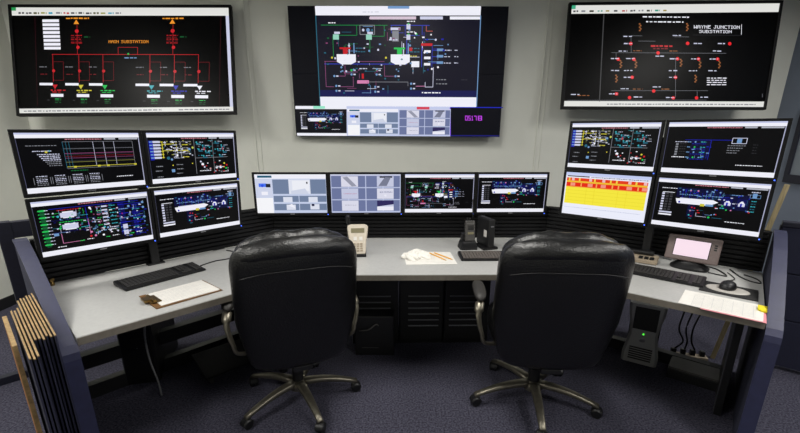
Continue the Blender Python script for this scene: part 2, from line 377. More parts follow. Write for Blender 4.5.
def img_substation(im, mini=False):
    chrome(im)
    for u in (.05, .13): im.words(u, u+.07, .20, .022, 'white')
    specks(im, 50, .20, .17, .62, .36, ['dblue', 'blue', 'sky', 'teal'], 31); specks(im, 30, .58, .22, .86, .58, ['blue', 'sky', 'pale', 'dblue', 'teal'], 32); specks(im, 14, .34, .52, .62, .78, ['dblue', 'teal', 'sky', 'red'], 33)
    for u in (.07, .11, .15):
        for j in range(7): im.rect(u-.012, .30+.055*j, u+.015, .335+.055*j, 'pale' if u < .1 else 'dim', 3)
    im.rect(.06, .28, .18, .29, 'white', 3); im.rect(.055, .69, .185, .72, 'pale', 3); im.rect(.055, .74, .185, .77, 'white', 3)
    im.rect(.20, .17, .62, .37, (6, 8, 52), 1); im.rect(.62, .24, .86, .54, (6, 8, 52), 1); im.rect(.33, .5, .40, .76, (6, 8, 52), 1)
    im.poly([(.20, .40), (.55, .38), (.60, .42), (.52, .50), (.22, .50)], 'white', 3); im.rect(.24, .38, .55, .50, 'pale', 2); im.dot(.22, .44, .04, 'white'); im.dot(.24, .47, .03, 'blue', 4)
    im.rect(.44, .47, .48, .52, 'yellow', 5); im.rect(.49, .47, .56, .51, 'sky', 5)
    for k, u in enumerate((.26, .33, .40, .48, .54, .60)):
        im.dot(u, .22, .025, 'sky' if k not in (1, 2) else 'pink'); im.words(u-.03, u+.03, .31, .026, 'sky'); im.vl(u, .22, .38, 'blue', .01)
    for u in (.68, .80):
        im.dot(u, .40, .055, 'white'); im.rect(u-.028, .40, u+.028, .46, 'pale', 4); im.rect(u-.012, .40, u+.004, .46, 'blue', 5); im.rect(u-.04, .32, u+.04, .48, 'dblue', 2)
    im.words(.70, .80, .25, .025, 'sky'); im.words(.62, .66, .52, .03, 'cyan'); im.dot(.64, .48, .025, 'green'); im.dot(.68, .55, .022, 'green'); im.dot(.72, .55, .02, 'pink')
    im.dot(.37, .56, .022, 'red'); im.dot(.36, .63, .02, 'pink'); im.dot(.355, .72, .025, 'cyan')
    im.path([(.42, .66), (.42, .73), (.52, .73)], 'pale', .01); im.dot(.54, .73, .03, 'green'); im.words(.57, .66, .73, .018, 'teal'); im.dot(.60, .66, .02, 'red')
    im.rect(.875, .19, .91, .28, 'sky', 3); im.words(.86, .93, .17, .03, 'pale'); im.path([(.855, .22), (.94, .22), (.94, .28), (.855, .28), (.855, .22)], 'sky', .01)
    for k in range(5): im.words(.875, .915, .34+.05*k, .03, 'teal' if k % 2 else 'cyan')
    im.dot(.875, .56, .022, 'red'); im.words(.69, .86, .78, .022, 'white')
def img_sparse(im):
    chrome(im)
    im.path([(.18, .34), (.60, .34)], 'blue', .012); im.rect(.24, .34, .42, .72, (6, 8, 44), 1); specks(im, 24, .21, .36, .42, .70, ['blue', 'sky', 'teal', 'dblue'], 41); im.path([(.42, .34), (.42, .72)], 'blue', .012)
    for k in range(4):
        v = .38+.10*k; im.dot(.28, v, .025, 'green' if k % 2 else 'sky'); im.words(.33, .38, v, .025, 'cyan'); im.words(.25, .38, v+.035, .018, 'blue'); im.words(.21, .24, v, .03, 'sky')
    for j in range(5): im.rect(.10, .41+.05*j, .125, .445+.05*j, 'grey', 2); im.words(.14, .20, .42+.05*j, .02, 'dim')
    im.words(.08, .20, .68, .03, 'white'); im.words(.09, .21, .38, .02, 'pale')
    im.path([(.60, .30), (.72, .30), (.72, .40), (.60, .40), (.60, .30)], 'pale', .014); im.rect(.64, .31, .68, .39, 'sky', 3)
    for k in range(4): im.words(.57, .72-.02*k, .44+.045*k, .022, 'grey')
    for j in range(4): im.words(.78, .82, .42+.05*j, .018, 'dim')
    im.words(.67, .89, .80, .022, 'white')
def img_cam_a(im):
    im.rect(0, 0, 1, 1, (196, 206, 232)); im.rect(0, 0, 1, .11, 'white', 2); im.rect(.04, .03, .24, .085, (30, 90, 120), 3)
    im.rect(.0, .12, .235, .58, 'caml', 2); im.dot(.10, .29, .055, (40, 80, 230), 4); im.rect(.05, .23, .16, .32, (80, 120, 240), 3); im.rect(.15, .24, .215, .33, (30, 34, 44), 4); im.rect(.08, .44, .17, .53, 'white', 3)
    im.rect(.0, .60, .235, 1, (246, 246, 250), 2)
    for (a, b, c, d) in ((.245, .13, .47, .50), (.77, .13, .995, .50), (.245, .55, .60, .71), (.61, .55, .995, .71), (.245, .76, .60, .93), (.61, .76, .995, .93)): im.rect(a, b, c, d, (112, 128, 158), 2)
    im.rect(.47, .13, .775, .50, (222, 226, 240), 3); im.rect(.52, .16, .76, .42, (236, 238, 246), 4); im.rect(.72, .19, .74, .24, 'dim', 5); im.poly([(.5, .42), (.7, .36), (.75, .5), (.5, .5)], (206, 212, 230), 5)
    for (u, v) in ((.38, .58), (.74, .58), (.42, .78), (.76, .77)): im.rect(u, v, u+.13, v+.14, (220, 224, 238), 4)
    im.rect(.78, .76, .82, .82, (40, 40, 70), 5); im.poly([(.44, .8), (.50, .76), (.55, .88)], 'white', 5)
def img_cam_b(im):
    im.rect(0, 0, 1, 1, (188, 196, 226)); im.rect(0, 0, 1, .03, 'pale', 2)
    for r in range(3):
        for c in range(4): im.rect(.01+.248*c, .04+.315*r, .245+.248*c, .33+.315*r, (108, 118, 158), 2)
    for r in range(3):
        for cc, k in ((.15, 0), (.66, 1)): im.rect(cc, .05+.315*r, cc+.24, .32+.315*r, (218, 218, 234) if (r+k) % 2 == 0 else (196, 200, 224), 3)
    im.poly([(.17, .08), (.24, .06), (.37, .30), (.30, .31)], (150, 152, 170), 4); im.poly([(.68, .30), (.78, .06), (.86, .08), (.80, .30)], (120, 124, 146), 4); im.rect(.70, .05, .88, .09, (60, 60, 70), 4)
    im.words(.18, .37, .50, .05, (190, 150, 176)); im.words(.70, .88, .46, .06, (120, 124, 160)); im.dot(.78, .55, .05, 'white'); im.words(.2, .36, .80, .03, (110, 110, 140))
    im.poly([(.66, .68), (.90, .68), (.90, .78), (.66, .84)], (46, 40, 90), 4); im.rect(.66, .84, .9, .94, (236, 236, 246), 4)
def img_alarm(im):
    im.rect(0, 0, 1, 1, (236, 238, 252)); im.rect(0, .0, 1, .07, (196, 206, 244), 2); im.rect(.02, .075, .30, .10, (60, 60, 70), 3); im.words(.32, .98, .09, .035, (120, 126, 150))
    rows = [((230, 60, 20), .125, .195), ((240, 190, 50), .195, .235), ((230, 40, 16), .235, .325), ((240, 150, 60), .325, .345)]
    for c, a, b in rows: im.rect(.015, a, .975, b, c, 2)
    im.rect(.015, .345, .975, .74, (246, 232, 62), 2)
    for v in (.42, .50, .58, .66): im.h(.015, .975, v, (226, 206, 40), .008, 3)
    for u in (.28, .38, .66, .76): im.vl(u, .36, .74, (234, 214, 46), .012, 3)
    for u in (.04, .17, .36, .55, .62, .84): im.rect(u, .125, u+.02, .195, (244, 206, 70), 3); im.rect(u+.03, .24, u+.045, .32, (246, 170, 90), 3)
    for u in (.08, .30, .46, .76, .93): im.rect(u, .13, u+.035, .19, (238, 190, 190), 3); im.rect(u-.01, .245, u+.05, .315, (240, 150, 130), 3)
    im.words(.02, .94, .83, .02, (190, 196, 220))
def img_process(im, a=True):
    """tanks and pipes, as on the middle of the big display"""
    g, b, p = (30, 150, 74), (52, 66, 190), (140, 78, 122)
    specks(im, 46, .02, .14, .54, .60, ['teal', 'dgreen', 'sky', 'pale', 'mauve'], 51, (.006, .014)); specks(im, 34, .05, .62, .50, .95, ['mauve', 'sky', 'pale', 'teal'], 52, (.006, .014)); specks(im, 34, .54, .16, .80, .70, ['sky', 'blue', 'pale', 'white', 'teal'], 53, (.006, .016))
    im.path([(.01, .135), (.42, .135)], g, .008); im.path([(.08, .26), (.08, .40), (.04, .50)], g, .008); im.path([(.23, .14), (.23, .25), (.10, .25)], g, .008); im.path([(.40, .14), (.40, .26), (.31, .26), (.31, .45)], g, .008)
    im.path([(.44, .135), (.68, .135)], b, .01); im.path([(.445, .14), (.445, .22), (.52, .22)], b, .008); im.path([(.53, .14), (.53, .25), (.62, .25)], b, .008); im.path([(.02, .585), (.54, .585), (.54, .30)], b, .012)
    im.path([(.25, .135), (.34, .135), (.34, .24), (.25, .24), (.25, .135)], 'grey', .012); im.dot(.30, .19, .035, 'sky'); im.dot(.27, .19, .025, 'pale'); im.dot(.325, .19, .02, 'teal')
    im.words(.055, .10, .11, .022, 'white')
    for u in (.10, .305): im.rect(u-.018, .24, u+.018, .30, (150, 210, 190), 3); im.rect(u-.01, .21, u+.025, .235, 'pale', 3)
    im.rect(.44, .16, .50, .19, 'pale', 3); im.rect(.45, .20, .49, .32, 'grey', 3); im.words(.43, .49, .30, .025, 'pale')
    for u, hc in ((.16, 'red'), (.50, 'green')):
        im.poly([(u-.06, .47), (u+.06, .47), (u+.06, .56), (u+.03, .59), (u-.03, .59), (u-.06, .56)], 'white', 4); im.rect(u-.02, .39, u+.01, .47, hc, 3); im.h(u-.04, u+.03, .40, hc, .03, 3); im.vl(u+.02, .34, .47, 'pale', .02); im.path([(u+.05, .34), (u+.05, .46)], 'sky', .02); im.words(u+.06, u+.12, .40, .02, 'teal'); im.words(u+.06, u+.12, .44, .02, 'teal'); im.dot(u-.09, .51, .02, 'yellow')
    im.path([(.025, .55), (.025, .86), (.075, .86)], p, .009); im.path([(.11, .86), (.20, .86), (.20, .76)], p, .009); im.path([(.15, .60), (.15, .73), (.10, .73)], p, .009); im.path([(.15, .68), (.23, .68)], p, .009); im.path([(.40, .60), (.40, .73), (.47, .73)], p, .009); im.path([(.02, .555), (.40, .555)], p, .008); im.path([(.24, .70), (.24, .76)], p, .009); im.path([(.34, .70), (.40, .68)], p, .009)
    im.poly([(.225, .78), (.30, .78), (.30, .82), (.225, .82)], 'pink', 4); im.rect(.255, .70, .268, .76, 'red', 3); im.words(.24, .29, .64, .02, 'pale')
    for (u, v) in ((.19, .66), (.19, .71), (.35, .66), (.35, .71), (.09, .85), (.09, .91), (.34, .86), (.34, .92), (.08, .73), (.47, .73), (.57, .82), (.57, .88)): im.dot(u, v, .022, 'sky' if v > .7 else 'green'); im.rect(u+.012, v-.008, u+.026, v+.008, 'pale', 3)
    im.path([(.30, .80), (.55, .80), (.55, .85)], 'grey', .009); im.path([(.60, .85), (.66, .85)], 'pink', .009); im.path([(.66, .80), (.66, .86), (.71, .86), (.71, .62)], 'pale', .01)
    for (u, v) in ((.55, .12), (.55, .24)): im.rect(u-.012, v, u+.012, v+.06, 'pale', 3); im.dot(u, v, .02, 'green'); im.words(u-.01, u+.04, v-.03, .02, 'white')
    im.dot(.60, .235, .02, 'green'); im.rect(.555, .39, .575, .43, 'red', 3); im.path([(.66, .14), (.66, .20), (.70, .20)], (190, 90, 80), .01); im.path([(.635, .14), (.635, .245)], b, .009)
    im.rect(.63, .34, .70, .37, 'red', 4); im.path([(.635, .36), (.635, .62)], b, .012); im.path([(.70, .36), (.70, .62)], b, .009)
    for k in range(3): v = .42+.075*k; im.rect(.65, v, .69, v+.03, 'white', 3); im.rect(.73, v-.02, .77, v+.01, 'sky', 3); im.words(.775, .82, v, .018, 'pale'); im.words(.84, .865, v, .018, 'pale'); im.path([(.70, v), (.73, v)], b, .01)
    im.rect(.57, .55, .62, .62, 'white', 4); im.words(.56, .61, .49, .02, 'yellow'); im.words(.73, .80, .77, .02, 'grey'); im.words(.73, .80, .82, .02, 'grey'); im.words(.64, .76, .93, .026, 'white'); im.words(.89, .93, .77, .016, 'dim')
def img_process_full(im):
    chrome(im); w0 = im.win; im.window(0, .12, 1, .92); img_process(im); im.window(*w0)

# ------------------------------------------------------------------ monitors
SW, SH = .5313, .2935                  # visible screen of a desk monitor
BS, BT, BB = .0172, .0150, .0195       # side, top and bottom bezel
def tilt_m(t): return RX(-t)           # positive tilt = top leaning away
def monitor(label, pos, yaw, tilt, image, mount):
    """pos = screen centre; mount: ('post', dz) or ('wall', depth)"""
    t = thing('monitor', label, 'monitor', pos, yaw, 'desk monitors of the console')
    M = tilt_m(tilt)
    W2, z0, z1 = SW/2+BS, -SH/2-BB, SH/2+BT
    fr = join(B(-W2, W2, -.006, .018, SH/2, z1, .003), B(-W2, W2, -.006, .018, z0, -SH/2, .003), B(-W2, -SW/2, -.006, .018, -SH/2, SH/2, .002), B(SW/2, W2, -.006, .018, -SH/2, SH/2, .002))
    fo = obj('bezel', xf(fr, M), 'monitor_bezel', t)
    obj('back_cover', xf(join(B(-W2+.006, W2-.006, .008, .032, z0+.006, z1-.006, .01), B(-.17, .17, .03, .05, -.10, .10, .012)), M), 'black_plastic', t)
    s = obj('screen', xf(B(-SW/2-.001, SW/2+.001, .001, .008, -SH/2-.001, SH/2+.001), M), 'screen_glass', t)
    im = Img(SW, SH); image(im)
    io = im.build(s); io.data.transform(M)
    obj('logo', xf(B(-.017, .017, -.0075, -.006, z0+.009, z0+.016), M), 'silver_logo', fo)
    obj('power_light', xf(B(W2-.014, W2-.008, -.0078, -.006, z0+.004, z0+.010), M), 'blue_led', fo)
    return t
def wing(origin, yaw):
    a = R(yaw); return Vector((origin[0], origin[1], 0)), Vector((math.cos(a), math.sin(a), 0)), Vector((-math.sin(a), math.cos(a), 0))
G = {'L': ((-1.493, 2.471, 1.242), 49.0, -4.2, .5705, .336), 'R': ((1.609, 2.622, 1.3165), -40.4, 1.5, .573, .329), 'C': ((.023, 3.176, 1.112), 2.5, -.5, .5662, 0)}
def grid_pos(k, ix, iz):
    p, yaw, tilt, dx, dz = G[k]; a = R(yaw); t = R(tilt)
    ux = Vector((math.cos(a), math.sin(a), 0)); n = Vector((-math.sin(a), math.cos(a), 0)); uz = Vector((0, 0, 1))*math.cos(t)+n*math.sin(t)
    return Vector(p)+ux*dx*ix+uz*dz*iz
MON = [('L', -.5, .5, img_trend, 'wide monitor showing a line graph, upper left of the left wing'),
       ('L', .5, .5, img_panels, 'wide monitor with yellow and teal symbols, upper right of the left wing'),
       ('L', -.5, -.5, img_network, 'wide monitor with a green column and dense symbols, lower left of the left wing'),
       ('L', .5, -.5, img_substation, 'wide monitor with blue diagram, lower right of the left wing'),
       ('R', -.5, .5, img_panels, 'wide monitor with yellow and teal symbols, above the red and yellow list screen'),
       ('R', -.5, -.5, img_alarm, 'wide monitor showing a bright red and yellow alarm list'),
       ('R', .5, .5, img_sparse, 'wide monitor with a nearly empty dark screen, upper right of the right wing'),
       ('R', .5, -.5, img_substation, 'wide monitor with blue diagram behind the small touch screen'),
       ('C', -1.5, 0, img_cam_a, 'pale monitor with camera tiles and white side column, leftmost of the middle row'),
       ('C', -.5, 0, img_cam_b, 'pale monitor with a three-row camera grid, second in the middle row'),
       ('C', .5, 0, img_process_full, 'monitor with coloured pipes and white tanks, third in the middle row'),
       ('C', 1.5, 0, img_substation, 'monitor with blue diagram, rightmost of the middle row')]
for k, ix, iz, im, lab in MON:
    t = monitor(lab, grid_pos(k, ix, iz), G[k][1], G[k][2], im, None)
    dist = {'L': .145, 'R': .155, 'C': .07}[k]
    obj('mount_arm', join(B(-.05, .05, .048, .056, -.05, .05, .002), B(-.018, .018, .05, dist-.012, -.018, .018, .003), B(-.03, .03, dist-.014, dist, -.05, .05, .002)), 'black_plastic', t)

# monitor poles of the wings (one per wing, between the two columns)
# ------------------------------------------------------------------ console
FL0, FL1, FR1, FR0 = (-1.344, 1.545), (-.607, 2.336), (.877, 2.368), (1.677, 1.717)
BL0, BL1, BR1, BR0 = (-2.002, 2.159), (-1.006, 3.227), (1.189, 3.275), (2.246, 2.414)
YL, YR, YC = 47.0, -39.2, 1.25
pL, dL, nL = wing(FL0, YL); pR, dR, nR = wing(FR1, YR)
LENL = (Vector(FL1)-Vector(FL0)).length; LENR = (Vector(FR0)-Vector(FR1)).length
ZT = .74
desk = thing('console_desk', 'grey-topped angled console desk with three joined worktops', 'desk', (0, 2.8, 0))
def rel(p): return (p[0], p[1]-2.8)
def inset(a, b, t): return (a[0]+(b[0]-a[0])*t, a[1]+(b[1]-a[1])*t)
g_ = .0016
SECT = [('L', [FL0, inset(FL1, FL0, g_), inset(BL1, BL0, g_), BL0]), ('C', [inset(FL1, FR1, g_), inset(FR1, FL1, g_), inset(BR1, BL1, g_), inset(BL1, BR1, g_)]), ('R', [inset(FR1, FR0, g_), FR0, BR0, inset(BR1, BR0, g_)])]
for k, poly in SECT:
    poly = [rel(p) for p in poly]
    wt = obj('worktop', prism(poly, ZT-.034, ZT, .002), 'laminate', desk)
    a, b = Vector(poly[0]), Vector(poly[1]); d = (b-a).normalized(); n = Vector((d.y, -d.x))
    obj('edge_band', prism([tuple(a), tuple(a+n*.004), tuple(b+n*.004), tuple(b)][::1], ZT-.036, ZT-.003), 'edge_band', wt)
# under-frame of the console: rails, uprights, feet
def wbox(pw, dw, nw, x0, x1, y0, y1, z0, z1, bev=.003):
    bm = B(x0, x1, y0, y1, z0, z1, bev)
    Mx = Matrix(((dw.x, nw.x, 0, pw.x), (dw.y, nw.y, 0, pw.y-2.8), (0, 0, 1, 0), (0, 0, 0, 1))); return xf(bm, Mx)
obj('support_rail', wbox(pL, dL, nL, .03, LENL+.28, .80, .86, .20, .29), 'black_panel', desk)
obj('support_rail', wbox(pL, dL, nL, .03, LENL+.28, .80, .86, 0, .09), 'black_panel', desk)
obj('support_rail', wbox(pR, dR, nR, -.22, LENR-.03, .80, .86, 0, .08), 'black_panel', desk)
obj('upright', wbox(pL, dL, nL, LENL-.05, LENL-.01, .20, .80, 0, ZT-.034), 'black_panel', desk)
obj('upright', wbox(pR, dR, nR, .02, .06, .20, .80, 0, ZT-.034), 'black_panel', desk)
up = obj('upright', wbox(pR, dR, nR, LENR-.085, LENR-.05, .34, .80, .0, ZT-.034), 'black_panel', desk)
obj('edge_strip', wbox(pR, dR, nR, LENR-.089, LENR-.0855, .34, .355, .02, ZT-.05, 0), 'louver_metal', up)

def slatwall(label, p, yaw, x0, x1, n=8, z0=ZT+.0004, z1=.995):
    t = thing('slat_backboard', label, 'slat wall', (p[0], p[1], z0), yaw, 'slat walls behind the desk')
    h = z1-z0; obj('backing_panel', B(x0-.013, x1+.013, .016, .05, 0, h), 'black_panel', t)
    obj('top_rail', B(x0, x1, -.004, .054, h-.012, h, .003), 'black_slat', t)
    st = (h-.014)/n
    for i in range(n):
        zz = st*i+.0005
        bm = bmesh.new()   # slat with a sloped lower lip
        prof = [(.016, zz), (.004, zz), (0, zz+.004), (0, zz+st*.74), (.003, zz+st*.80), (.016, zz+st*.80)]
        a = [bm.verts.new((x0, y, z)) for y, z in prof]; b = [bm.verts.new((x1, y, z)) for y, z in prof]
        bm.faces.new(a); bm.faces.new(b[::-1])
        for k in range(6): bm.faces.new([a[k], b[k], b[(k+1) % 6], a[(k+1) % 6]])
        bmesh.ops.recalc_face_normals(bm, faces=bm.faces[:])
        obj('slat', bm, 'black_slat', t)
    return t
LBK = (Vector(BL1)-Vector(BL0)).length; RBK = (Vector(BR0)-Vector(BR1)).length; CBK = (Vector(BR1)-Vector(BL1)).length
slatwall('black slatted rail wall behind the left desk wing', BL0, YL, .015, LBK-.003)
slatwall('black slatted rail wall behind the middle of the desk', BL1, YC, .003, CBK-.003)
slatwall('black slatted rail wall behind the right desk wing', BR1, YR, .003, RBK-.015)
# poles carrying the wing monitors
for k, lab in (('L', 'black pole carrying the four left wing monitors'), ('R', 'black pole carrying the four right wing monitors')):
    p, yaw, tilt, dx, dz = G[k]; a = R(yaw); n = Vector((-math.sin(a), math.cos(a), 0)); q = Vector((p[0], p[1], 0))+n*({'L': .128, 'R': .128}[k])
    t = thing('monitor_pole', lab, 'monitor stand', (q.x, q.y, ZT), yaw)
    obj('pole', B(-.024, .024, -.02, .02, .008, .80, .004), 'black_plastic', t)
    obj('foot_plate', B(-.05, .05, -.030, .022, 0, .010, .003), 'black_plastic', t)
    for zz in ((p[2]-ZT)-dz/2, (p[2]-ZT)+dz/2):
        obj('cross_arm', B(-.34, .34, .0205, .036, zz-.02, zz+.02, .003), 'black_plastic', t)

# end panels: blue fabric with a cap that slopes down to the front
def end_panel(label, p, dw, nw, side):
    t = thing('end_panel', label, 'partition', (p.x, p.y, 0), math.degrees(math.atan2(dw.y, dw.x)), 'sloping end panels of the console')
    prof = [(-.035, 0), (.98, 0), (.98, 1.00), (.90, 1.00), (.82, .985), (.66, .945), (.42, .870), (.20, .790), (.06, .735), (.0, .715), (-.03, .69), (-.035, .66)]
    x0, x1 = (-.064, -.004) if side < 0 else (.004, .064)
    def loftx(pr, a, b):
        bm = bmesh.new(); A = [bm.verts.new((a, y, z)) for y, z in pr]; Bv = [bm.verts.new((b, y, z)) for y, z in pr]
        bm.faces.new(A); bm.faces.new(Bv[::-1]); n = len(pr)
        for i in range(n): bm.faces.new([A[i], Bv[i], Bv[(i+1) % n], A[(i+1) % n]])
        bmesh.ops.recalc_face_normals(bm, faces=bm.faces[:]); return bm
    obj('fabric_panel', loftx([(y if y > 0 else y+.012, max(0, z-.012)) for y, z in prof], x0+.004, x1-.004), 'navy_fabric', t)
    top = prof[2:]+[(-.035, 0.0)]
    cap = bmesh.new(); rr = []
    for i, (y, z) in enumerate(top):
        a = Vector(top[max(i-1, 0)]); b = Vector(top[min(i+1, len(top)-1)]); d = (b-a).normalized(); nn = Vector((-d.y, d.x))   # towards inside
        q = Vector((y, z))-nn*.0; i2 = Vector((y, z))+nn*.013
        if i2.y < 0: i2.y = 0
        rr.append([cap.verts.new((x0, q.x, q.y)), cap.verts.new((x1, q.x, q.y)), cap.verts.new((x1, i2.x, i2.y)), cap.verts.new((x0, i2.x, i2.y))])
    for i in range(len(rr)-1):
        for k in range(4): cap.faces.new([rr[i][k], rr[i][(k+1) % 4], rr[i+1][(k+1) % 4], rr[i+1][k]])
    cap.faces.new(rr[0]); cap.faces.new(rr[-1][::-1]); bmesh.ops.recalc_face_normals(cap, faces=cap.faces[:])
    obj('cap', cap, 'navy_cap', t)
    return t
end_panel('blue end panel with sloping cap beside the stacked boards', pL, dL, nL, -1)
end_panel('blue end panel with sloping cap at the right end of the desk', pR+dR*LENR, dR, nR, 1)
# outer frame behind the left wing, its panels taken out
t = thing('divider_frame', 'dark blue open partition frame behind the left wing', 'partition', tuple(pL), YL)
obj('top_rail', B(-.75, 1.25, 1.38, 1.44, .93, 1.03, .004), 'navy_dark', t)
obj('bottom_rail', B(-.75, 1.25, 1.385, 1.435, .0, .05, .004), 'navy_dark', t)
for x in (-.75, -.10, 1.18): obj('post', B(x, x+.07, 1.375, 1.445, 0, 1.034, .004), 'navy_dark', t)
# outer partition behind the right wing with its fabric tiles in place
t = thing('office_divider', 'dark blue tiled partition behind the right end panel', 'partition', tuple(pR), YR)
for i in range(3):
    xa = 1.085+.62*i
    for (za, zb) in ((.03, .36), (.365, .68), (.685, .985)): obj('fabric_tile', B(xa+.004, xa+.616, 1.205, 1.265, za, zb, .006), 'navy_fabric', t)
    obj('post', B(xa-.006, xa+.0035, 1.21, 1.26, 0, .99), 'navy_dark', t)
obj('top_rail', B(1.085, 2.945, 1.20, 1.27, .986, 1.02, .005), 'navy_dark', t)
# measuring stick leaning behind the right wing
tag(obj('wooden_stick', xf(B(-.014, .014, -.004, .004, 0, 1.27, .001), T(*(pR+dR*(LENR-.13)+nR*1.10)) @ RZ(YR) @ RY(7) @ RX(-3)), 'wood_stick'), 'flat wooden stick leaning behind the right monitors', 'stick')

# stacked boards leaning at the left end panel
for k in range(10):
    off = .076+.0108*k
    if k < 6: s0, s1, zt = -.18+.01*(k % 3), .42-.012*k, .845-.004*(k % 2)
    elif k < 9: s0, s1, zt = -.30-.002*k, .32-.01*k, .84-.006*(k % 2)
    else: s0, s1, zt, off = -.14, .22, .83, .187
    hw = .0029 if k < 9 else .007
    ordn = ['first', 'second', 'third', 'fourth', 'fifth', 'sixth']
    blab = ('thin blue board with tan edge, %s in the stack from the end panel' % ordn[k]) if k < 6 else ('thin blue board pulled forward, %s of three inside the brown-edged board' % ['innermost', 'middle', 'outermost'][k-6]) if k < 9 else 'short brown-edged board, outermost of the stack'
    bt = thing('tack_board', blab, 'board',
               tuple(pL-dL*off), YL, 'boards stacked against the left end panel')
    obj('board_face', B(-hw, hw, s0+.003, s1, 0, zt-.003), 'board_face' if k < 9 else 'board_brown', bt)
    obj('board_edge', join(B(-hw, hw, s0, s1, zt-.0029, zt+.001), B(-hw, hw, s0, s0+.0029, 0, zt-.003)) if k == 9 else B(-hw, hw, s0, s1, zt-.0029, zt+.001), 'board_edge', bt)

# equipment cabinets under the middle worktop
cx = [(-.36, -.005), (.0, .332), (.337, .68)]
LV = [(-.30, -.065), (.067, .295), (.375, .60)]
labs = ['black vented cabinet under the desk behind the left chair', 'black vented cabinet under the middle of the desk', 'black vented cabinet under the desk beside the right chair']
for i, ((xa, xb), (la, lb)) in enumerate(zip(cx, LV)):
    t = thing('equipment_cabinet', labs[i], 'cabinet', ((xa+xb)/2, 2.84+.022*xa, 0), YC, 'vented cabinets under the desk'); hw = (xb-xa)/2-.003
    obj('body', B(-hw, hw, .014, .36, .03, .68, .003), 'black_panel', t)
    d = obj('door', B(-hw+.004, hw-.004, 0, .013, .05, .66, .003), 'black_panel', t)
    c0 = (xa+xb)/2
    for j in range(6):
        z = .40-.048*j
        obj('louver', xf(B(la-c0, lb-c0, -.006, .0, -.004, .005, .001), T(0, 0, z) @ RX(-20)), 'louver_metal', d)
    obj('plinth', B(-hw, hw, .03, .34, 0, .0295), 'black_panel', t)
t = thing('equipment_box', 'small black box with cables standing before the left vented cabinet', 'electronics', (-.17, 2.72, 0), 0)
obj('case', B(-.15, .13, -.04, .08, 0, .31, .008), 'black_plastic', t)
obj('front_line', B(-.10, .02, -.0425, -.0405, .06, .064), 'grey_plastic', t)
obj('cable', tube(smooth_path([(-.12, -.05, .20), (-.05, -.07, .22), (.0, -.05, .25), (.02, -.045, .24)]), .005, 6), 'grey_plastic', t, smooth=True)

# ------------------------------------------------------------------ big wall displays
def rectify(quad):
    """traced layout coordinates (four corners TL TR BR BL) -> flat panel coordinates 0..1"""
    dst = [(0, 0), (1, 0), (1, 1), (0, 1)]; A = []; bb = []
    for (x, y), (u, v) in zip(quad, dst):
        A += [[x, y, 1, 0, 0, 0, -u*x, -u*y], [0, 0, 0, x, y, 1, -v*x, -v*y]]; bb += [u, v]
    h = np.linalg.solve(np.array(A, float), np.array(bb, float))
    def f(x, y):
        d = h[6]*x+h[7]*y+1; return (h[0]*x+h[1]*y+h[2])/d, (h[3]*x+h[4]*y+h[5])/d
    return f
def img_tv_left(im):
    im.rect(0, 0, 1, .075, (226, 226, 222)); im.rect(0, 0, .02, .03, (40, 150, 80), 2)
    for u in range(14): im.words(.03+.034*u, .055+.034*u, .052, .028, ['dim', 'dim', (90, 90, 60), (150, 150, 60), (60, 160, 190), 'grey', (190, 60, 60), 'dim'][u % 8], 2)
    im.rect(.984, .075, 1, .955, 'pale'); im.rect(0, .955, 1, 1, (226, 226, 222)); im.words(.02, .66, .98, .018, 'grey', 2); im.words(.74, .98, .98, .018, 'grey', 2)
    im.map = rectify([(45, 19), (731, 25), (753, 352), (60, 368)])
    for i in range(8): im.rect(145+.5*i, 58+12.6*i, 199+.5*i, 67+12.6*i, 'white', 2)
    im.words(222, 296, 55, 7, 'orange'); im.words(528, 596, 57, 7, 'orange')
    for x in (255, 559):
        im.tri(x, 68, 9, 'orange'); im.dot(x+1, 96, 8, 'red'); im.dot(x+4, 148, 7, 'red'); im.vl(x+2, 76, 170, 'red', 2.5)
        for j in range(5): im.words(x-18, x+17, 110+6*j, 3.6, 'dred' if j % 2 else 'red', seed=j)
        im.words(x+24, x+44, 115, 5, 'dgreen')
    im.text('MAIN SUBSTATION', 358, 484, 130, 9, 'orange')
    im.h(173, 642, 171, 'red', 3.4); im.path([(388, 171), (388, 148), (450, 148), (450, 171)], 'red', 2.6); im.dot(420, 169, 4, 'green'); im.words(408, 447, 182, 5, 'sky')
    for x, c in ((176, 'red'), (261, 'yellow'), (339, 'green'), (489, 'cyan'), (566, 'blue'), (641, 'white')):
        im.vl(x, 171, 262, 'red', 3); im.path([(x, 195), (x+34, 195), (x+34, 256), (x, 256)], 'dred', 2.6); im.dot(x+2, 225, 6.5, 'red')
        im.words(x-45, x-20, 212, 4, 'grey'); im.words(x-42, x-20, 236, 4, 'dred'); im.rect(x-46, 265, x-2, 273, 'white', 3); im.tri(x+5, 276, 9, c, False); im.words(x-9, x+40, 289, 6, c); im.words(x-4, x+26, 295, 4, c)
        im.rect(x-9, 301, x+32, 311, 'white', 3)
        for j in range(3): im.words(x+4, x+24, 318+6*j, 3.5, 'dgreen' if j else 'green')
        im.words(x-22, x-14, 322, 4, 'dim')
    for x in (121, 708): im.vl(x, 50, 340, (70, 24, 34), 2)
    im.map = None
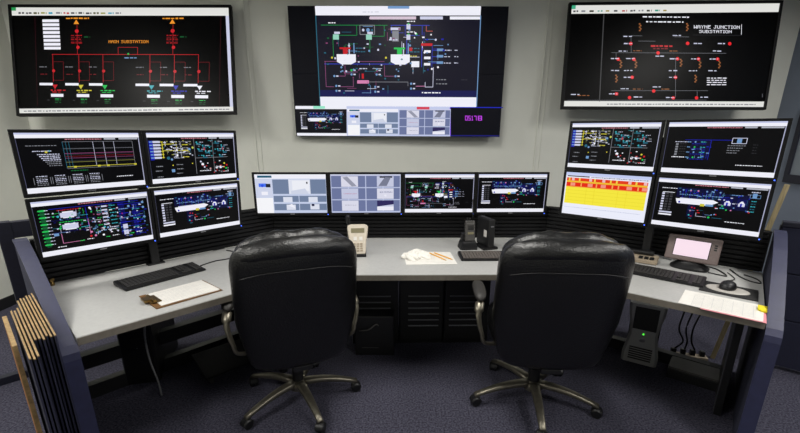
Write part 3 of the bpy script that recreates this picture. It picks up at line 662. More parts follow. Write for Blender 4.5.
def img_tv_right(im):
    im.rect(0, 0, 1, .08, (226, 226, 222)); im.rect(0, 0, .02, .035, (60, 170, 130), 2)
    for u in range(12): im.words(.01+.04*u, .034+.04*u, .056, .026, ['dim', 'grey', (60, 60, 50), (60, 150, 130), (150, 130, 40), 'dim', (180, 60, 60)][u % 7], 2)
    im.rect(0, .945, 1, 1, (226, 226, 222)); im.words(.22, .96, .975, .018, 'grey', 2)
    im.map = rectify([(103, 19), (736, 4), (694, 331), (69.5, 327)])
    im.words(314, 458, 50, 6, 'white'); im.words(324, 438, 65, 6, 'white')
    im.text('WAYNE JUNCTION', 470, 612, 79, 10, 'white'); im.text('SUBSTATION', 486, 587, 93, 9, 'white'); im.path([(618, 70), (618, 102)], 'white', 3); im.h(468, 618, 104, 'dim', 1.5)
    im.poly([(196, 45), (199, 45), (180, 312), (177, 312)], (66, 66, 68), 2)
    for x, y in ((277, 132), (451, 130), (582, 130), (360, 160), (238, 180), (286, 180), (420, 178), (485, 178), (545, 178), (280, 236), (414, 236), (346, 279), (231, 288), (271, 300), (407, 301), (480, 301)): im.dot(x, y, 7, (235, 30, 40))
    for a, b, y in ((218, 572, 160), (215, 516, 278), (300, 352, 124), (278, 312, 108), (410, 455, 110), (80, 512, 308)): im.h(a, b, y, 'grey', 2)
    for x, a, b in ((278, 112, 160), (414, 178, 300), (482, 280, 300), (232, 160, 180)): im.vl(x, a, b, 'grey', 2)
    im.words(338, 404, 139, 8, 'red'); im.words(345, 390, 147, 6, 'dred'); im.words(284, 310, 154, 4, 'brown'); im.words(395, 424, 154, 4, 'brown'); im.words(282, 312, 273, 4, 'brown'); im.words(370, 396, 273, 4, 'brown'); im.words(112, 148, 293, 4, 'brown')
    for x, y in ((306, 82), (450, 80), (246, 195), (292, 195), (431, 190), (490, 195), (551, 195), (232, 240), (477, 240)):
        for j in range(5): im.rect(x-4+(j % 2)*3, y-12+5*j, x+1+(j % 2)*3, y-8+5*j, 'brown', 3)
    for x, y in ((255, 110), (405, 106), (470, 130), (545, 130), (240, 155), (530, 153), (216, 215), (255, 215), (393, 215), (455, 215), (516, 215), (352, 170), (254, 236), (394, 236), (244, 272), (343, 266), (208, 288), (284, 298), (384, 300), (492, 299), (92, 290), (216, 178), (262, 178), (396, 178), (462, 178), (520, 178), (256, 132)): im.words(x, x+26, y, 5, 'pale')
    for j in range(4): im.words(512, 574, 238+7*j, 5, 'white', seed=j)
    im.path([(690, 300), (690, 288), (682, 300)], 'grey', 2)
    im.map = None
def img_video(im):
    m = rectify([(54, 17), (717, 18.5), (686, 408), (78, 409)])
    def uv(x, y): return m(x, y)
    a = uv(141, 18); b = uv(627, 318)
    im.map = m
    im.poly([(137, 18), (634, 18), (632, 46), (139, 46)], 'white', 2); im.poly([(150, 290), (618, 290), (617, 319), (151, 319)], 'white', 2)
    im.rect(356, 18, 420, 26, 'sky', 3); im.words(300, 440, 54, 9, (214, 190, 210), 2); im.rect(302, 49, 440, 58, (214, 200, 214), 2); im.rect(452, 49, 520, 58, 'pale', 2); im.rect(541, 49, 631, 58, 'white', 2); im.words(280, 330, 36, 4, (200, 200, 214), 4)
    im.poly([(138, 46), (140.5, 46), (152, 318), (149.5, 318)], 'teal', 3); im.poly([(631.5, 46), (634, 46), (619.5, 318), (617, 318)], 'sky', 3)
    im.poly([(137, 46), (634, 46), (619, 318), (150, 318)], (20, 19, 34), 1)
    im.poly([(150, 270), (620, 270), (619, 290), (151, 290)], (22, 24, 78), 1.5)
    im.map = None
    # bottom row of small windows
    im.map = m
    im.poly([(76, 318), (230, 318), (230, 400), (80, 400)], (12, 12, 20), 2); im.poly([(76, 318), (230, 318), (230, 327), (76, 327)], 'white', 3); im.poly([(80, 399), (230, 399), (230, 407), (81, 407)], 'white', 3); im.rect(130, 318, 165, 326, (150, 230, 200), 4)
    im.rect(230, 318, 385, 407, (196, 204, 236), 2); im.rect(385, 318, 540, 407, (196, 204, 236), 2)
    im.rect(540, 319, 697, 321.5, (30, 40, 190), 4); im.rect(538.5, 321, 541, 405, (120, 60, 220), 4); im.rect(540, 403, 686, 406, (30, 30, 120), 4)
    im.text('0517', 584, 618, 352, 14, 'purple', 5); im.text('8', 622, 634, 352, 14, 'purple', 5)
    im.map = None
    ub = uv(82, 328); vb = uv(230, 399); im.window(ub[0], ub[1]-.02, vb[0], vb[1]+.02, 3); mini = img_substation_body; mini(im)
    ub = uv(232, 326); vb = uv(384, 405); im.window(ub[0], ub[1], vb[0], vb[1], 3); img_cam_a(im)
    ub = uv(387, 326); vb = uv(538, 405); im.window(ub[0], ub[1], vb[0], vb[1], 3); img_cam_b(im); im.window(0, 0, 1, 1); 
    im.map = m; im.rect(440, 319, 478, 327, (214, 70, 90), 6); im.map = None
    im.window(a[0]+.01, a[1]+.05, b[0]-.012, b[1]-.065, 3); img_process(im); im.window(0, 0, 1, 1)
def img_substation_body(im):
    global chrome
    keep = chrome; chrome = lambda *_a, **_k: None
    img_substation(im); chrome = keep
def wall_display(name, label, pos, yaw, tilt, roll, W, H, image, bez, wall_gap, panels=False):
    t = thing(name, label, 'screen', pos, yaw)
    M = RX(-tilt) @ RY(-roll)
    w2, h2 = W/2, H/2; sw, sh = W-2*bez, H-2*bez
    if panels:
        for ix in (0, 1):
            for iz in (0, 1):
                p = obj('display_panel', xf(B(-w2+ix*w2+.0003, ix*w2-.0003, -.004, .07, -h2+iz*h2+.0003, iz*h2-.0003, .002), M), 'video_glass', t)
        par = t
    else:
        fr = join(B(-w2, w2, -.012, .03, h2-bez, h2, .004), B(-w2, w2, -.012, .03, -h2, -h2+bez, .004), B(-w2, -w2+bez, -.012, .03, -h2+bez, h2-bez, .003), B(w2-bez, w2, -.012, .03, -h2+bez, h2-bez, .003))
        obj('bezel', xf(fr, M), 'monitor_bezel', t)
        obj('back_cover', xf(B(-w2+.01, w2-.01, .01, .06, -h2+.01, h2-.01, .015), M), 'black_plastic', t)
        par = obj('screen', xf(B(-sw/2-.002, sw/2+.002, -.002, .009, -sh/2-.002, sh/2+.002), M), 'wall_screen_glass', t)
    im = Img(sw, sh); image(im); io = im.build(par); io.data.transform(M @ T(0, -.0045 if panels else -.0025, 0))
    bk = 'wall_bracket'
    obj(bk, join(B(-.22, .22, .05, .066, -.2, .2, .004), B(-.05, .05, .06, wall_gap-.02, -.06, .06, .006), B(-.16, .16, wall_gap-.02, wall_gap, -.16, .16, .004)), 'black_plastic', t)
    return t
S1, S2 = 1.01, .97
wall_display('television', 'large wall screen with a red line diagram, above the left monitors', (-2.44*S1, 3.99*S1, CAM_H+.60*S1), 2.8, 13.2, .9, 1.9*S1, .95*S1, img_tv_left, .024, .215)
wall_display('video_display', 'large middle wall screen with coloured pipe diagram and small camera windows', (-.021, 4.203, CAM_H+.523), -.2, -.7, 0, 1.994, 1.130, img_video, 0., .12, True)
wall_display('television', 'large wall screen with red dots and white junction lettering, above the right monitors', (2.52*S2, 4.25*S2, CAM_H+.69*S2), -3.5, 6.7, -.2, 1.9*S2, .95*S2, img_tv_right, .024, .265)

# ------------------------------------------------------------------ office chairs
def superring(cx_, cy_, cz_, a, b, e, n=36, wob=None):
    out = []
    for k in range(n):
        th = 2*math.pi*k/n; c, s = math.cos(th), math.sin(th)
        x = a*math.copysign(abs(c)**(2/e), c); y = b*math.copysign(abs(s)**(2/e), s)
        out.append((cx_+x, cy_+y, cz_))
    return out
def back_y(z):      # centre line of the backrest, leaning back (towards -y)
    return -.235-.16*max(0, (z-.42))**1.15-.02*math.sin((z-.42)*3.6)
def make_chair(label, loc, rz, base_rot, group):
    t = thing('office_chair', label, 'chair', loc, rz, group)
    # backrest shell: lofted rounded slab
    z0, z1 = .365, 1.09; rings = []; n = 30
    for i in range(n+1):
        v = i/n; z = z0+(z1-z0)*(1-(1-v)**1.0)
        wv = .242+.062*min(1, v/.40)**.8 if v < .40 else .304
        tv = .060+.012*math.sin(v*math.pi)
        if v > .80: q = (v-.80)/.20; f = max(.0, 1-q**3.0); wv *= .80+.20*f**.6; tv *= .25+.75*f**.5
        if v < .10: q = (.10-v)/.10; f = max(0, 1-q**2.5); wv *= .80+.20*f**.6; tv *= .3+.7*f**.5
        bow = 0
        ring = superring(0, back_y(z), z, wv, tv, 3.2, 44)
        ring = [(x, y+.055*(x/.31)**2, zz-.034*(abs(x)/.31)**2.6*max(0, (v-.55)/.45)) for x, y, zz in ring]
        rings.append(ring)
    bs = obj('backrest', loft(rings), 'leather', t, smooth=True)
    # padded head roll over the top, creased
    def roll(zc, yc, rad_z, rad_y, halfw, wr, seed, drop):
        rg = []; r = random.Random(seed); ph = [r.uniform(0, 6.28) for _ in range(4)]
        for i in range(41):
            s = -1+2*i/40; sh = max(.04, (1-abs(s)**5))**.5; x = s*halfw
            ring = []
            for k in range(20):
                th = 2*math.pi*k/20; wob = 1+wr*(math.sin(9*x/halfw+2*th+ph[0])+.7*math.sin(17*x/halfw-3*th+ph[1])+.5*math.sin(29*x/halfw+th+ph[2]))
                y = yc+rad_y*sh*wob*math.cos(th)+.055*(x/.31)**2; z = zc-drop*abs(s)**2.6+rad_z*sh*wob*math.sin(th)
                ring.append((x, y, z))
            rg.append(ring)
        return loft(rg)
    ytop = back_y(1.08)
    obj('head_pillow', roll(1.048, ytop+.085, .068, .058, .278, .035, 3, .045), 'leather', t, smooth=True)
    obj('head_roll', roll(1.040, ytop+.010, .060, .066, .290, .010, 5, .040), 'leather', t, smooth=True)
    obj('lumbar_cushion', roll(.80, back_y(.80)+.06, .20, .05, .27, .015, 8, .03), 'leather', t, smooth=True)
    # welt seam across the back near the top and down the sides
    seam = []
    for i in range(41):
        s = -1+2*i/40; x = .262*s; z = .955-.03*abs(s)**3; seam.append((x, back_y(z)-.0705+.055*(x/.31)**2+.0*abs(s), z))
    obj('seam', tube(seam, .0022, 6), 'leather_seam', bs, smooth=True)
    # seat
    sr = []
    for i in range(13):
        v = i/12; f = max(.0, 1-abs(2*v-1)**3)**.5; sr.append(superring(0, .05, .405+.13*v, .27*(.86+.14*f), .265*(.86+.14*f), 4, 40))
    obj('seat', loft(sr), 'leather', t, smooth=True)
    obj('seat_mechanism', join(B(-.11, .11, -.16, .12, .345, .40, .012), B(-.05, .05, -.28, -.12, .355, .385, .006)), 'black_plastic', t)
    # arms
    for s in (-1, 1):
        pth = smooth_path([(s*.336, .10, .652), (s*.338, .0, .648), (s*.346, -.05, .630), (s*.352, -.080, .590), (s*.344, -.092, .530), (s*.330, -.100, .480), (s*.318, -.098, .430), (s*.27, -.06, .400), (s*.22, -.02, .388)], 5)
        rs = [.012]*8+[.020]*6+[.013]*(len(pth)-14)
        ar = obj('armrest', tube(pth, .018, 10, rs, flat=(1.25, .8)), 'chair_metal', t, smooth=True)
        pad = []
        for i in range(15):
            v = i/14; f = max(.05, 1-abs(2*v-1)**4)**.5; y = -.055+.24*v; z = .685-.02*(1-v)**3
            pad.append([(s*.338+.034*f*math.copysign(abs(math.cos(a))**.7, math.cos(a)), y, z+.024*f*math.copysign(abs(math.sin(a))**.8, math.sin(a))) for a in [2*math.pi*k/16 for k in range(16)]])
        obj('arm_pad', loft(pad), 'arm_grey', ar, smooth=True)
    # column and five-star base
    smooth_by_angle(obj('gas_column', lathe([(.033, .10), (.033, .22), (.026, .225), (.026, .29), (.020, .295), (.020, .35)], 20), 'black_plastic', t))
    smooth_by_angle(obj('base_hub', lathe([(.030, .075), (.052, .08), (.055, .115), (.042, .135), (.034, .138)], 24), 'chair_metal', t))
    for k in range(5):
        a = R(base_rot-rz+72*k); c, s_ = math.cos(a), math.sin(a)
        rg = []
        for i in range(9):
            v = i/8; r_ = .03+.325*v; zc = .118-.050*v**1.4+.012*math.sin(math.pi*v); hw = .029-.012*v; hz = .020-.008*v
            sq = [(hw*math.copysign(abs(math.cos(q))**.6, math.cos(q)), hz*math.copysign(abs(math.sin(q))**.6, math.sin(q))) for q in [2*math.pi*j/14 for j in range(14)]]
            rg.append([(c*r_-s_*p, s_*r_+c*p, zc+q) for p, q in sq])
        leg = obj('base_leg', loft(rg), 'chair_metal', t, smooth=True)
        ca = a+R(40*((k % 3)-1)); Mc = T(c*.348, s_*.348, 0) @ Matrix.Rotation(ca, 4, 'Z')
        bmw = bmesh.new()
        whl = []
        for sy in (-1, 1):
            ring = [[(.027*math.cos(2*math.pi*j/18)*f, y, .028+.027*math.sin(2*math.pi*j/18)*f) for j in range(18)] for y, f in ((sy*.006, .9), (sy*.009, 1.), (sy*.020, 1.), (sy*.025, .8))]
            whl.append(loft(ring))
        hood = loft([[((.031*f)*math.cos(q), y, .030+(.031*f)*math.sin(q)) for q in [math.pi*j/12 for j in range(13)]] for y, f in ((-.027, .75), (-.02, 1.), (.02, 1.), (.027, .75))])
        stem = xf(B(-.006, .006, -.006, .006, .05, .072), Matrix())
        smooth_by_angle(obj('caster', xf(join(whl[0], whl[1], stem, hood), Mc), 'black_plastic', leg))
    return t
make_chair('black leather high-back office chair turned towards the left wing', (-.610, 2.17, 0), 22, -58, 'office chairs at the console')
make_chair('black leather high-back office chair facing the middle of the desk, on the right', (.812, 2.17, 0), -4, -99, 'office chairs at the console').scale = (1.035, 1.035, 1.0)

# ------------------------------------------------------------------ things on the desk
def keyboard(label, p, yaw, wdt=.45, dep=.16, m='dark_key'):
    t = thing('keyboard', label, 'keyboard', (p[0], p[1], ZT+.001), yaw, 'computer keyboards on the desk')
    prof = [(-dep/2, .0), (dep/2, 0), (dep/2, .026), (-dep/2, .012)]
    bm = bmesh.new(); a = [bm.verts.new((-wdt/2, y, z)) for y, z in prof]; b = [bm.verts.new((wdt/2, y, z)) for y, z in prof]
    bm.faces.new(a); bm.faces.new(b[::-1])
    for k in range(4): bm.faces.new([a[k], b[k], b[(k+1) % 4], a[(k+1) % 4]])
    bmesh.ops.recalc_face_normals(bm, faces=bm.faces[:]); bmesh.ops.bevel(bm, geom=bm.edges[:], offset=.003, segments=2, affect='EDGES')
    obj('body', bm, 'black_plastic', t)
    kb = bmesh.new(); cols = 21; pw = (wdt-.03)/cols; ph = (dep-.03)/6
    for r in range(6):
        for c in range(cols):
            if c in (15, 16) and (c == 15) and r in (1, ): continue
            if c in (14, 18): continue
            if r == 0 and 4 <= c <= 9: 
                if c != 4: continue
                x0, x1 = 4*pw, 10*pw
            else: x0, x1 = c*pw, (c+1)*pw
            y0 = -dep/2+.014+r*ph; zt = .0125+(.0135)*((y0+ph/2+dep/2)/dep)
            M = T(-wdt/2+.015+(x0+x1)/2, y0+ph/2, zt) @ RX(5)
            box(kb, -(x1-x0)/2+.0015, (x1-x0)/2-.0015, -ph/2+.0015, ph/2-.0015, -.002, .006, M)
    obj('keys', kb, m, t)['kind'] = 'stuff'
    return t
keyboard('dark keyboard on the left wing beside the clipboard', (-1.395, 2.285), 53.5)
keyboard('dark keyboard on the middle worktop in front of the two-way radio', (.635, 2.71), 2, m='mid_key')
keyboard('dark keyboard on the right wing in front of the small touch screen', (1.565, 2.345), -41)

# clipboard on the left wing
t = thing('clipboard', 'brown clipboard with white sheets lying on the left wing', 'clipboard', (-1.155, 2.035, ZT+.001), 49)
obj('board', B(-.165, .165, -.12, .12, 0, .004, .001), 'brown_board', t)
for k in range(3): obj('sheet', xf(B(-.135, .155, -.108, .108, .0045+.0012*k, .0055+.0012*k), RZ(-1.2+1.0*k)), 'paper', t)
pi_ = bmesh.new()
for j in range(9):
    box(pi_, -.11, .12-.03*(j % 3), -.085+.02*j, -.0835+.02*j, .0081, .0084)
obj('printed_lines', pi_, 'ink', t)
cl = obj('clip', join(B(-.165, -.115, -.055, .055, .0085, .014, .003), xf(lathe([(.008, -.05), (.008, .05)], 12), T(-.145, 0, .018) @ RX(90)), B(-.185, -.150, -.03, .03, .010, .024, .003)), 'brass', t)
tag(obj('brass_clip', join(xf(lathe([(.010, 0), (.012, .006), (.012, .014), (.006, .022)], 14), Matrix()), B(-.006, .006, -.014, .014, .022, .040, .003)), 'brass', loc=(-1.93, 2.15, ZT+.001)), 'small brass clip in the back corner of the left wing', 'clip')

# desk phone on the middle worktop
t = thing('desk_phone', 'cream push-button phone propped upright behind the left chair', 'phone', (-.290, 2.775, ZT+.001), 6)
obj('base', join(B(-.045, .055, -.07, .10, 0, .018, .005), B(-.03, .03, .03, .06, .018, .10, .004)), 'black_plastic', t)
Mp = T(0, -.03, .012) @ RX(-22)
body = []
for z, hw in ((.0, .050), (.02, .053), (.09, .058), (.13, .066), (.185, .072), (.200, .066), (.206, .05)):
    body.append([(x, y, z) for x, y in ((-hw, -.012), (-hw+.006, -.020), (hw-.006, -.020), (hw, -.012), (hw, .014), (-hw, .014))])
hb = obj('handset_body', xf(loft(body), Mp), 'cream_plastic', t)
obj('display_window', xf(B(-.046, .046, -.0215, -.0195, .145, .178), Mp), 'lcd_grey', hb)
for r in range(4):
    for c in range(3): obj('button', xf(B(-.034+.024*c, -.016+.024*c, -.0235, -.0195, .015+.016*r, .026+.016*r, .002), Mp), 'tan_plastic', hb)
for c in range(2): obj('button', xf(B(-.030+.04*c, -.008+.04*c, -.0225, -.0195, .092, .118, .002), Mp), 'paper', hb)
# microphone beside it
t = thing('microphone', 'small black gooseneck microphone behind the phone', 'microphone', (-.385, 2.97, ZT+.001), 0)
smooth_by_angle(obj('base', lathe([(.04, 0), (.042, .006), (.036, .014), (.012, .02)], 20), 'black_plastic', t))
obj('neck', tube(smooth_path([(0, 0, .015), (0, 0, .09), (.004, -.008, .15), (.008, -.02, .19)]), .006, 8), 'grey_plastic', t, smooth=True)
smooth_by_angle(obj('head', xf(lathe([(.008, -.03), (.016, -.026), (.018, 0), (.018, .02), (.014, .034), (.005, .038)], 16), T(.009, -.024, .21) @ RX(20)), 'black_plastic', t))

# paper pad with crumpled tissue and two pencils
t = thing('paper_sheet', 'white sheets of paper on the middle worktop under the pencils', 'paper', (.20, 2.70, ZT+.001), 3)
obj('sheet', xf(B(-.165, .17, -.15, .13, 0, .0012), RZ(0)), 'paper', t); obj('sheet', xf(B(-.02, .155, -.10, .14, .0015, .003), RZ(-6)), 'paper', t)
bmc = bmesh.new(); bmesh.ops.create_icosphere(bmc, subdivisions=5, radius=1)
for v in bmc.verts:
    p = v.co.copy()
    f = 1+.16*math.sin(5*p.x+3*p.y)+.12*math.sin(9*p.y-4*p.z+1)+.07*abs(math.sin(8*p.x+5*p.z))+.02*math.sin(17*p.x-13*p.y+5*p.z)
    v.co = Vector((p.x*.082*f, p.y*.070*f, max(0, p.z*.034*f+.010)))
tag(obj('crumpled_tissue', bmc, 'tissue', loc=(.120, 2.70, ZT+.0035), rz=12), 'crumpled white tissue lying on the paper sheets', 'tissue')
for i, (x, y, a, lab) in enumerate(((.262, 2.705, -60, 'orange pencil on the paper, nearer the tissue'), (.302, 2.715, -56, 'orange pencil on the paper, nearer the keyboard'))):
    t = thing('pencil', lab, 'pencil', (x, y, ZT+.0045), a, 'pencils on the paper')
    Mh = T(0, 0, .004) @ RY(90)
    obj('shaft', xf(lathe([(.0046, -.10), (.0046, .08)], 6), Mh), 'pencil_orange', t); obj('tip', xf(lathe([(.0046, .0802), (.001, .10)], 6), Mh), 'pencil_wood', t)

# two-way radio in its charger
t = thing('charging_cradle', 'black charging cradle under the two-way radio', 'charger', (.505, 2.94, ZT+.001), 8)
cr = [[(x*f, y*g, z) for x, y in ((-.055, -.045), (.055, -.045), (.06, -.03), (.06, .05), (-.06, .05), (-.06, -.03))] for z, f, g in ((0, 1.05, 1.05), (.012, 1.05, 1.05), (.05, .9, .95), (.064, .8, .85))]
obj('cradle_body', loft(cr), 'black_plastic', t)
obj('back_hump', xf(B(-.05, .05, .0, .05, .03, .115, .012), RX(6)), 'black_plastic', t)
t = thing('two_way_radio', 'dark two-way radio with long antenna standing in the charger', 'radio', (.512, 2.915, ZT+.066), 8)
Mr = RX(-8)
rb = obj('radio_body', xf(join(B(-.034, .034, -.022, .022, 0, .135, .008), B(-.032, .032, -.020, .018, .133, .148, .004)), Mr), 'grey_plastic', t)
obj('speaker_grille', xf(join(*[B(-.022, .022, -.0238, -.0225, .082+.009*k, .087+.009*k) for k in range(4)]), Mr), 'black_plastic', rb)
obj('label_plate', xf(B(-.022, .022, -.0238, -.0225, .05, .066), Mr), 'lcd_grey', rb)
for kx in (-.018, .0): obj('knob', xf(lathe([(.007, .148), (.007, .166), (.005, .168)], 12), Mr @ T(kx, 0, 0)), 'black_plastic', t)
obj('antenna', xf(tube([(.022, 0, .146), (.022, 0, .20), (.021, 0, .30)], .005, 8, [.0065, .005, .0032]), Mr), 'cable_black', t, smooth=True)
# thin client box on its stand
t = thing('thin_client', 'upright black thin-client box beside the two-way radio', 'computer', (.640, 2.985, ZT+.001), 18)
cs = obj('case', B(-.026, .026, -.09, .09, .015, .225, .012, 3), 'black_plastic', t)
obj('stand', prism([(-.06, -.09), (.06, -.09), (.045, .08), (-.045, .08)], 0, .016, .003), 'black_plastic', t)
obj('side_label', B(-.0275, -.0262, -.06, -.02, .09, .14), 'paper', cs); obj('logo', B(-.012, .012, -.0915, -.0902, .17, .178), 'silver_logo', cs)
t = thing('computer_mouse', 'black computer mouse by the right chair on the middle worktop', 'mouse', (.795, 2.93, ZT+.001), -20)
def mouse_bm(a=.032, b=.056, h=.036):
    return loft([superring(0, 0, h*math.sin(q), a*math.cos(q)**.6 if q < 1.5 else .002, b*math.cos(q)**.6 if q < 1.5 else .003, 2.4, 24) for q in [i*math.pi/2/8 for i in range(9)]])
obj('shell', mouse_bm(), 'black_plastic', t, smooth=True); obj('wheel', xf(lathe([(.007, -.004), (.007, .004)], 12), T(0, .028, .030) @ RY(90)), 'grey_plastic', t)

# right wing: small touch screen
t = thing('touch_screen', 'small taupe touch screen glowing pale pink on the right wing', 'monitor', (1.85, 2.50, ZT+.001), -43)
smooth_by_angle(obj('base', loft([superring(0, .0, z, a, b, 2.6, 28) for z, a, b in ((0, .105, .075), (.012, .105, .075), (.028, .085, .055), (.045, .055, .035), (.062, .05, .03))]), 'black_plastic', t))
Mt = T(0, -.01, .125) @ RX(-18) @ Matrix.Scale(.76, 4)
hs = obj('housing', xf(join(B(-.185, .185, -.018, .016, -.105, .105, .014, 3), B(-.15, .15, .012, .05, -.08, .08, .02)), Mt), 'taupe_plastic', t)
sc_ = obj('screen', xf(B(-.132, .118, -.0195, -.0175, -.070, .072), Mt), 'screen_glass', hs)
im = Img(.25, .142); im.rect(.02, .02, .98, .98, (250, 226, 238)); im.words(.1, .9, .9, .03, (236, 200, 214), 2)
io = im.build(sc_); io.data.transform(Mt @ T(-.007, -.0200, .001))
obj('button_column', xf(join(*[B(.140, .160, -.0195, -.0175, .01+.018*k, .022+.018*k, .001) for k in range(3)]), Mt), 'black_plastic', hs)
# beige desk intercom with keys
t = thing('intercom', 'tan desk intercom with black keys beside the right chair', 'phone', (1.60, 2.67, ZT+.001), -36)
bm = bmesh.new(); pf = [(-.07, 0), (.07, 0), (.07, .035), (-.07, .016)]
a = [bm.verts.new((-.13, y, z)) for y, z in pf]; b = [bm.verts.new((.13, y, z)) for y, z in pf]; bm.faces.new(a); bm.faces.new(b[::-1])
for k in range(4): bm.faces.new([a[k], b[k], b[(k+1) % 4], a[(k+1) % 4]])
bmesh.ops.recalc_face_normals(bm, faces=bm.faces[:]); bmesh.ops.bevel(bm, geom=bm.edges[:], offset=.005, segments=2, affect='EDGES')
ib = obj('body', bm, 'tan_plastic', t)
obj('handset', xf(B(-.12, .10, .03, .075, .034, .062, .012), Matrix()), 'black_plastic', t)
for k, x in enumerate((-.095, .03, .062, .094)): obj('key', xf(B(x-.012, x+.012, -.03, .012, -.002, .006, .002), T(0, 0, .025) @ RX(7.7)), 'black_plastic', ib)
# mouse mat with trackball mouse
t = thing('mouse_mat', 'black mouse mat with a pale oval wrist pad on the right wing', 'mouse mat', (1.80, 2.105, ZT+.001), -40)
obj('mat', B(-.125, .125, -.10, .10, 0, .004, .0015), 'mat_black', t)
obj('wrist_pad', loft([superring(-.005, -.005, .0042+.007*math.sin(q), .098-.02*(1-math.cos(q)), .068-.02*(1-math.cos(q)), 2.0, 32) for q in [i*math.pi/2/5 for i in range(6)]]), 'gel_grey', t, smooth=True)
t = thing('computer_mouse', 'black computer mouse sitting on the pale wrist pad', 'mouse', (1.80, 2.115, ZT+.013), -50)
obj('shell', mouse_bm(.038, .054, .038), 'black_plastic', t, smooth=True); obj('wheel', xf(lathe([(.007, -.004), (.007, .004)], 12), T(0, .028, .032) @ RY(90)), 'grey_plastic', t)
# log sheets with pink edge, yellow tab
t = thing('log_sheets', 'white printed log sheets over pink paper at the right desk edge', 'paper', (1.612, 1.900, ZT+.001), -40)
obj('sheet', B(-.08, .168, -.122, .122, 0, .0012), 'pink_paper', t); obj('sheet', xf(B(-.172, .158, -.112, .126, .0016, .0028), RZ(-1)), 'paper', t)
pi_ = bmesh.new()
for j in range(11): box(pi_, -.12, .13, -.09+.018*j, -.0885+.018*j, .003, .0032)
for j in range(7): box(pi_, -.12+.04*j, -.1188+.04*j, -.09, .09, .003, .0032)
obj('printed_lines', pi_, 'ink', t)
t2 = tag(obj('yellow_tab', xf(join(B(-.018, .018, -.03, .03, 0, .012, .003), B(-.006, .022, -.04, -.03, 0, .008)), RZ(-40)), 'yellow_tab', loc=(1.765, 1.845, ZT+.0045)), 'bright yellow tab at the corner of the log sheets', 'sticky note')

# cables lying on the worktops
def cable(label, pts, m='cable_black', r=.0035, name='cable'):
    return tag(obj(name, tube(smooth_path(pts, 8), r, 6), m, smooth=True), label, 'cable')
zc = ZT+.0045
cable('thin black cable curling from the left keyboard to the slat wall', [(-1.27, 2.50, zc), (-1.22, 2.60, zc), (-1.15, 2.66, zc), (-1.12, 2.78, zc), (-1.25, 2.86, zc)])
cable('thin black cable across the left wing behind the left chair', [(-1.00, 2.62, zc), (-1.05, 2.76, zc), (-1.0, 2.9, zc), (-1.12, 2.98, zc)])
cable('black cable loop behind the small touch screen', [(1.96, 2.55, zc), (2.00, 2.46, zc), (1.965, 2.335, zc), (1.93, 2.36, zc), (1.90, 2.40, zc)])
cable('black cable loop behind the mouse mat', [(2.08, 2.46, zc), (2.03, 2.29, zc), (2.06, 2.21, zc), (2.10, 2.28, zc), (2.09, 2.36, zc)])
cable('thin mouse cable running back from the mouse mat', [(1.83, 2.165, zc+.012), (1.88, 2.24, zc+.002), (1.97, 2.28, zc), (2.02, 2.40, zc)], r=.0025)
cable('grey cable from the intercom to the touch screen', [(1.70, 2.80, zc), (1.76, 2.73, zc+.012), (1.80, 2.72, zc+.006), (1.84, 2.66, zc)], 'cable_grey', .005)

# ------------------------------------------------------------------ under the desk
def tower(label, loc, rz, grey):
    t = thing('computer_tower', label, 'computer', loc, rz)
    c = obj('case', B(-.095, .095, .02, .46, .012, .435, .006), 'black_plastic', t)
    fm = 'pc_grey' if grey else 'black_plastic'
    if grey:
        prof = [(.0, .110), (.06, .112), (.14, .098), (.22, .086), (.30, .092), (.38, .108), (.445, .112)]
        rg = [[(-hw, .019, z), (-hw, -.012, z), (-hw+.016, -.028, z), (hw-.016, -.028, z), (hw, -.012, z), (hw, .019, z)] for z, hw in prof]
    else:
        rg = [[(-hw, .019, z), (-hw, -.006, z), (-hw+.012, -.016, z), (hw-.012, -.016, z), (hw, -.006, z), (hw, .019, z)] for z, hw in ((.006, .098), (.44, .098))]
    f = obj('front_bezel', loft(rg), fm, t)
    y = -.0285 if grey else -.0165
    if grey:
        obj('drive_bay', B(-.072, .072, y-.002, y+.006, .26, .425, .002), 'black_panel', f)
        for k in range(6): obj('grille_bar', B(-.070, .070, y-.003, y+.004, .03+.017*k, .04+.017*k, .001), 'black_panel', f)
        smooth_by_angle(obj('emblem', xf(lathe([(.018, 0), (.018, .002), (.014, .003)], 18), T(0, y, .185) @ RX(90)), 'silver_logo', f))
        obj('power_light', B(-.004, .004, y-.003, y, .226, .234), 'green_led', f)
    else:
        for k in range(2): obj('drive_door', B(-.075, .075, y-.003, y+.004, .33-.05*k, .372-.05*k, .002), 'black_panel', f)
        obj('lower_panel', B(-.07, .07, y-.003, y+.004, .04, .24, .004), 'black_panel', f)
        obj('power_light', B(.0, .006, y-.004, y-.002, .255, .259), 'silver_logo', f)
    return t
tower('dark computer tower standing under the left wing', (-1.655, 2.33, 0), 14, False)
tower('grey-fronted computer tower with green light under the right wing', (1.705, 2.60, 0), -33, True)
cable('grey cable hanging in front of the dark computer tower', [(-1.46, 2.16, .69), (-1.47, 2.18, .55), (-1.50, 2.19, .40), (-1.49, 2.18, .25), (-1.455, 2.165, .12), (-1.46, 2.18, .007)], 'cable_grey', .006)
t = thing('footrest', 'tilted black footrest on the floor under the left wing', 'footrest', (-1.17, 2.50, 0), 44)
obj('plate', xf(B(-.20, .20, -.13, .13, .10, .115, .006), RX(14)), 'black_plastic', t)
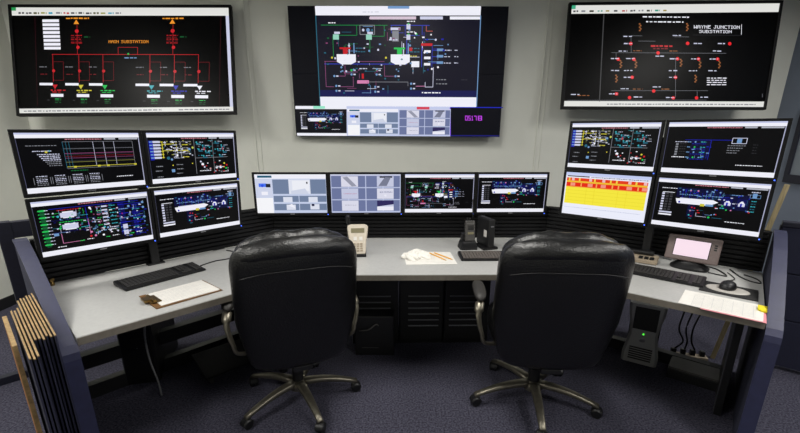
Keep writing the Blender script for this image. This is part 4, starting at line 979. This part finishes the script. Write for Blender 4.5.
for s in (-1, 1): obj('support', B(s*.15-.012, s*.15+.012, -.10, .10, 0, .085, .004), 'grey_plastic', t)
t = thing('power_strip', 'tan power strip with plugs on the floor under the right wing', 'power strip', (2.06, 2.63, 0), -15)
ps = obj('strip_body', B(-.13, .13, -.03, .03, .0, .045, .008), 'tan_plastic', t)
for k in range(4): obj('plug', B(-.10+.06*k, -.07+.06*k, -.015, .015, .0455, .085, .005), 'black_plastic', t)
for i, (dx, lab) in enumerate(((0, 'black cable hanging under the right wing, nearest the grey-fronted tower'), (.05, 'black cable hanging under the right wing to the power strip'), (.10, 'black cable drooping under the right wing, furthest from the chairs'))):
    cable(lab, [(1.93+dx, 2.60, .70), (1.96+dx*1.2, 2.60, .45), (1.93+dx, 2.58, .28), (2.00+dx*.6, 2.61, .16), (1.98+.06*i, 2.645-.016*i, .088)], r=.006)
t = thing('cable_trunking', 'black box trunking on the floor beside the grey-fronted tower', 'box', (1.93, 2.40, 0), -39)
obj('body', B(-.12, .16, -.08, .10, 0, .07, .006), 'black_plastic', t); obj('lid', B(-.115, .155, -.075, .095, .0705, .082, .003), 'grey_plastic', t); obj('end_plate', B(.1605, .172, -.09, .09, .0, .12, .003), 'grey_plastic', t)

# ------------------------------------------------------------------ ceiling panel lights (above the frame)
LP = ['ceiling panel light above the left wing', 'ceiling panel light above the right wing', 'ceiling panel light above the middle of the desk', 'ceiling panel light near the viewer on the left', 'ceiling panel light near the viewer on the right']
for (x, y, sx, sy, wt), lab in zip(PANELS, LP):
    t = thing('ceiling_light', 'recessed white '+lab, 'ceiling light', (x, y, CEIL), 0, 'recessed ceiling lights')
    a, b = sx/2, sy/2
    obj('frame', join(B(-a, a, -b, -b+.03, -.02, 0), B(-a, a, b-.03, b, -.02, 0), B(-a, -a+.03, -b+.03, b-.03, -.02, 0), B(a-.03, a, -b+.03, b-.03, -.02, 0)), 'trim_metal', t)
    obj('diffuser', B(-a+.03, a-.03, -b+.03, b-.03, -.015, -.008), 'lamp_diffuser', t)
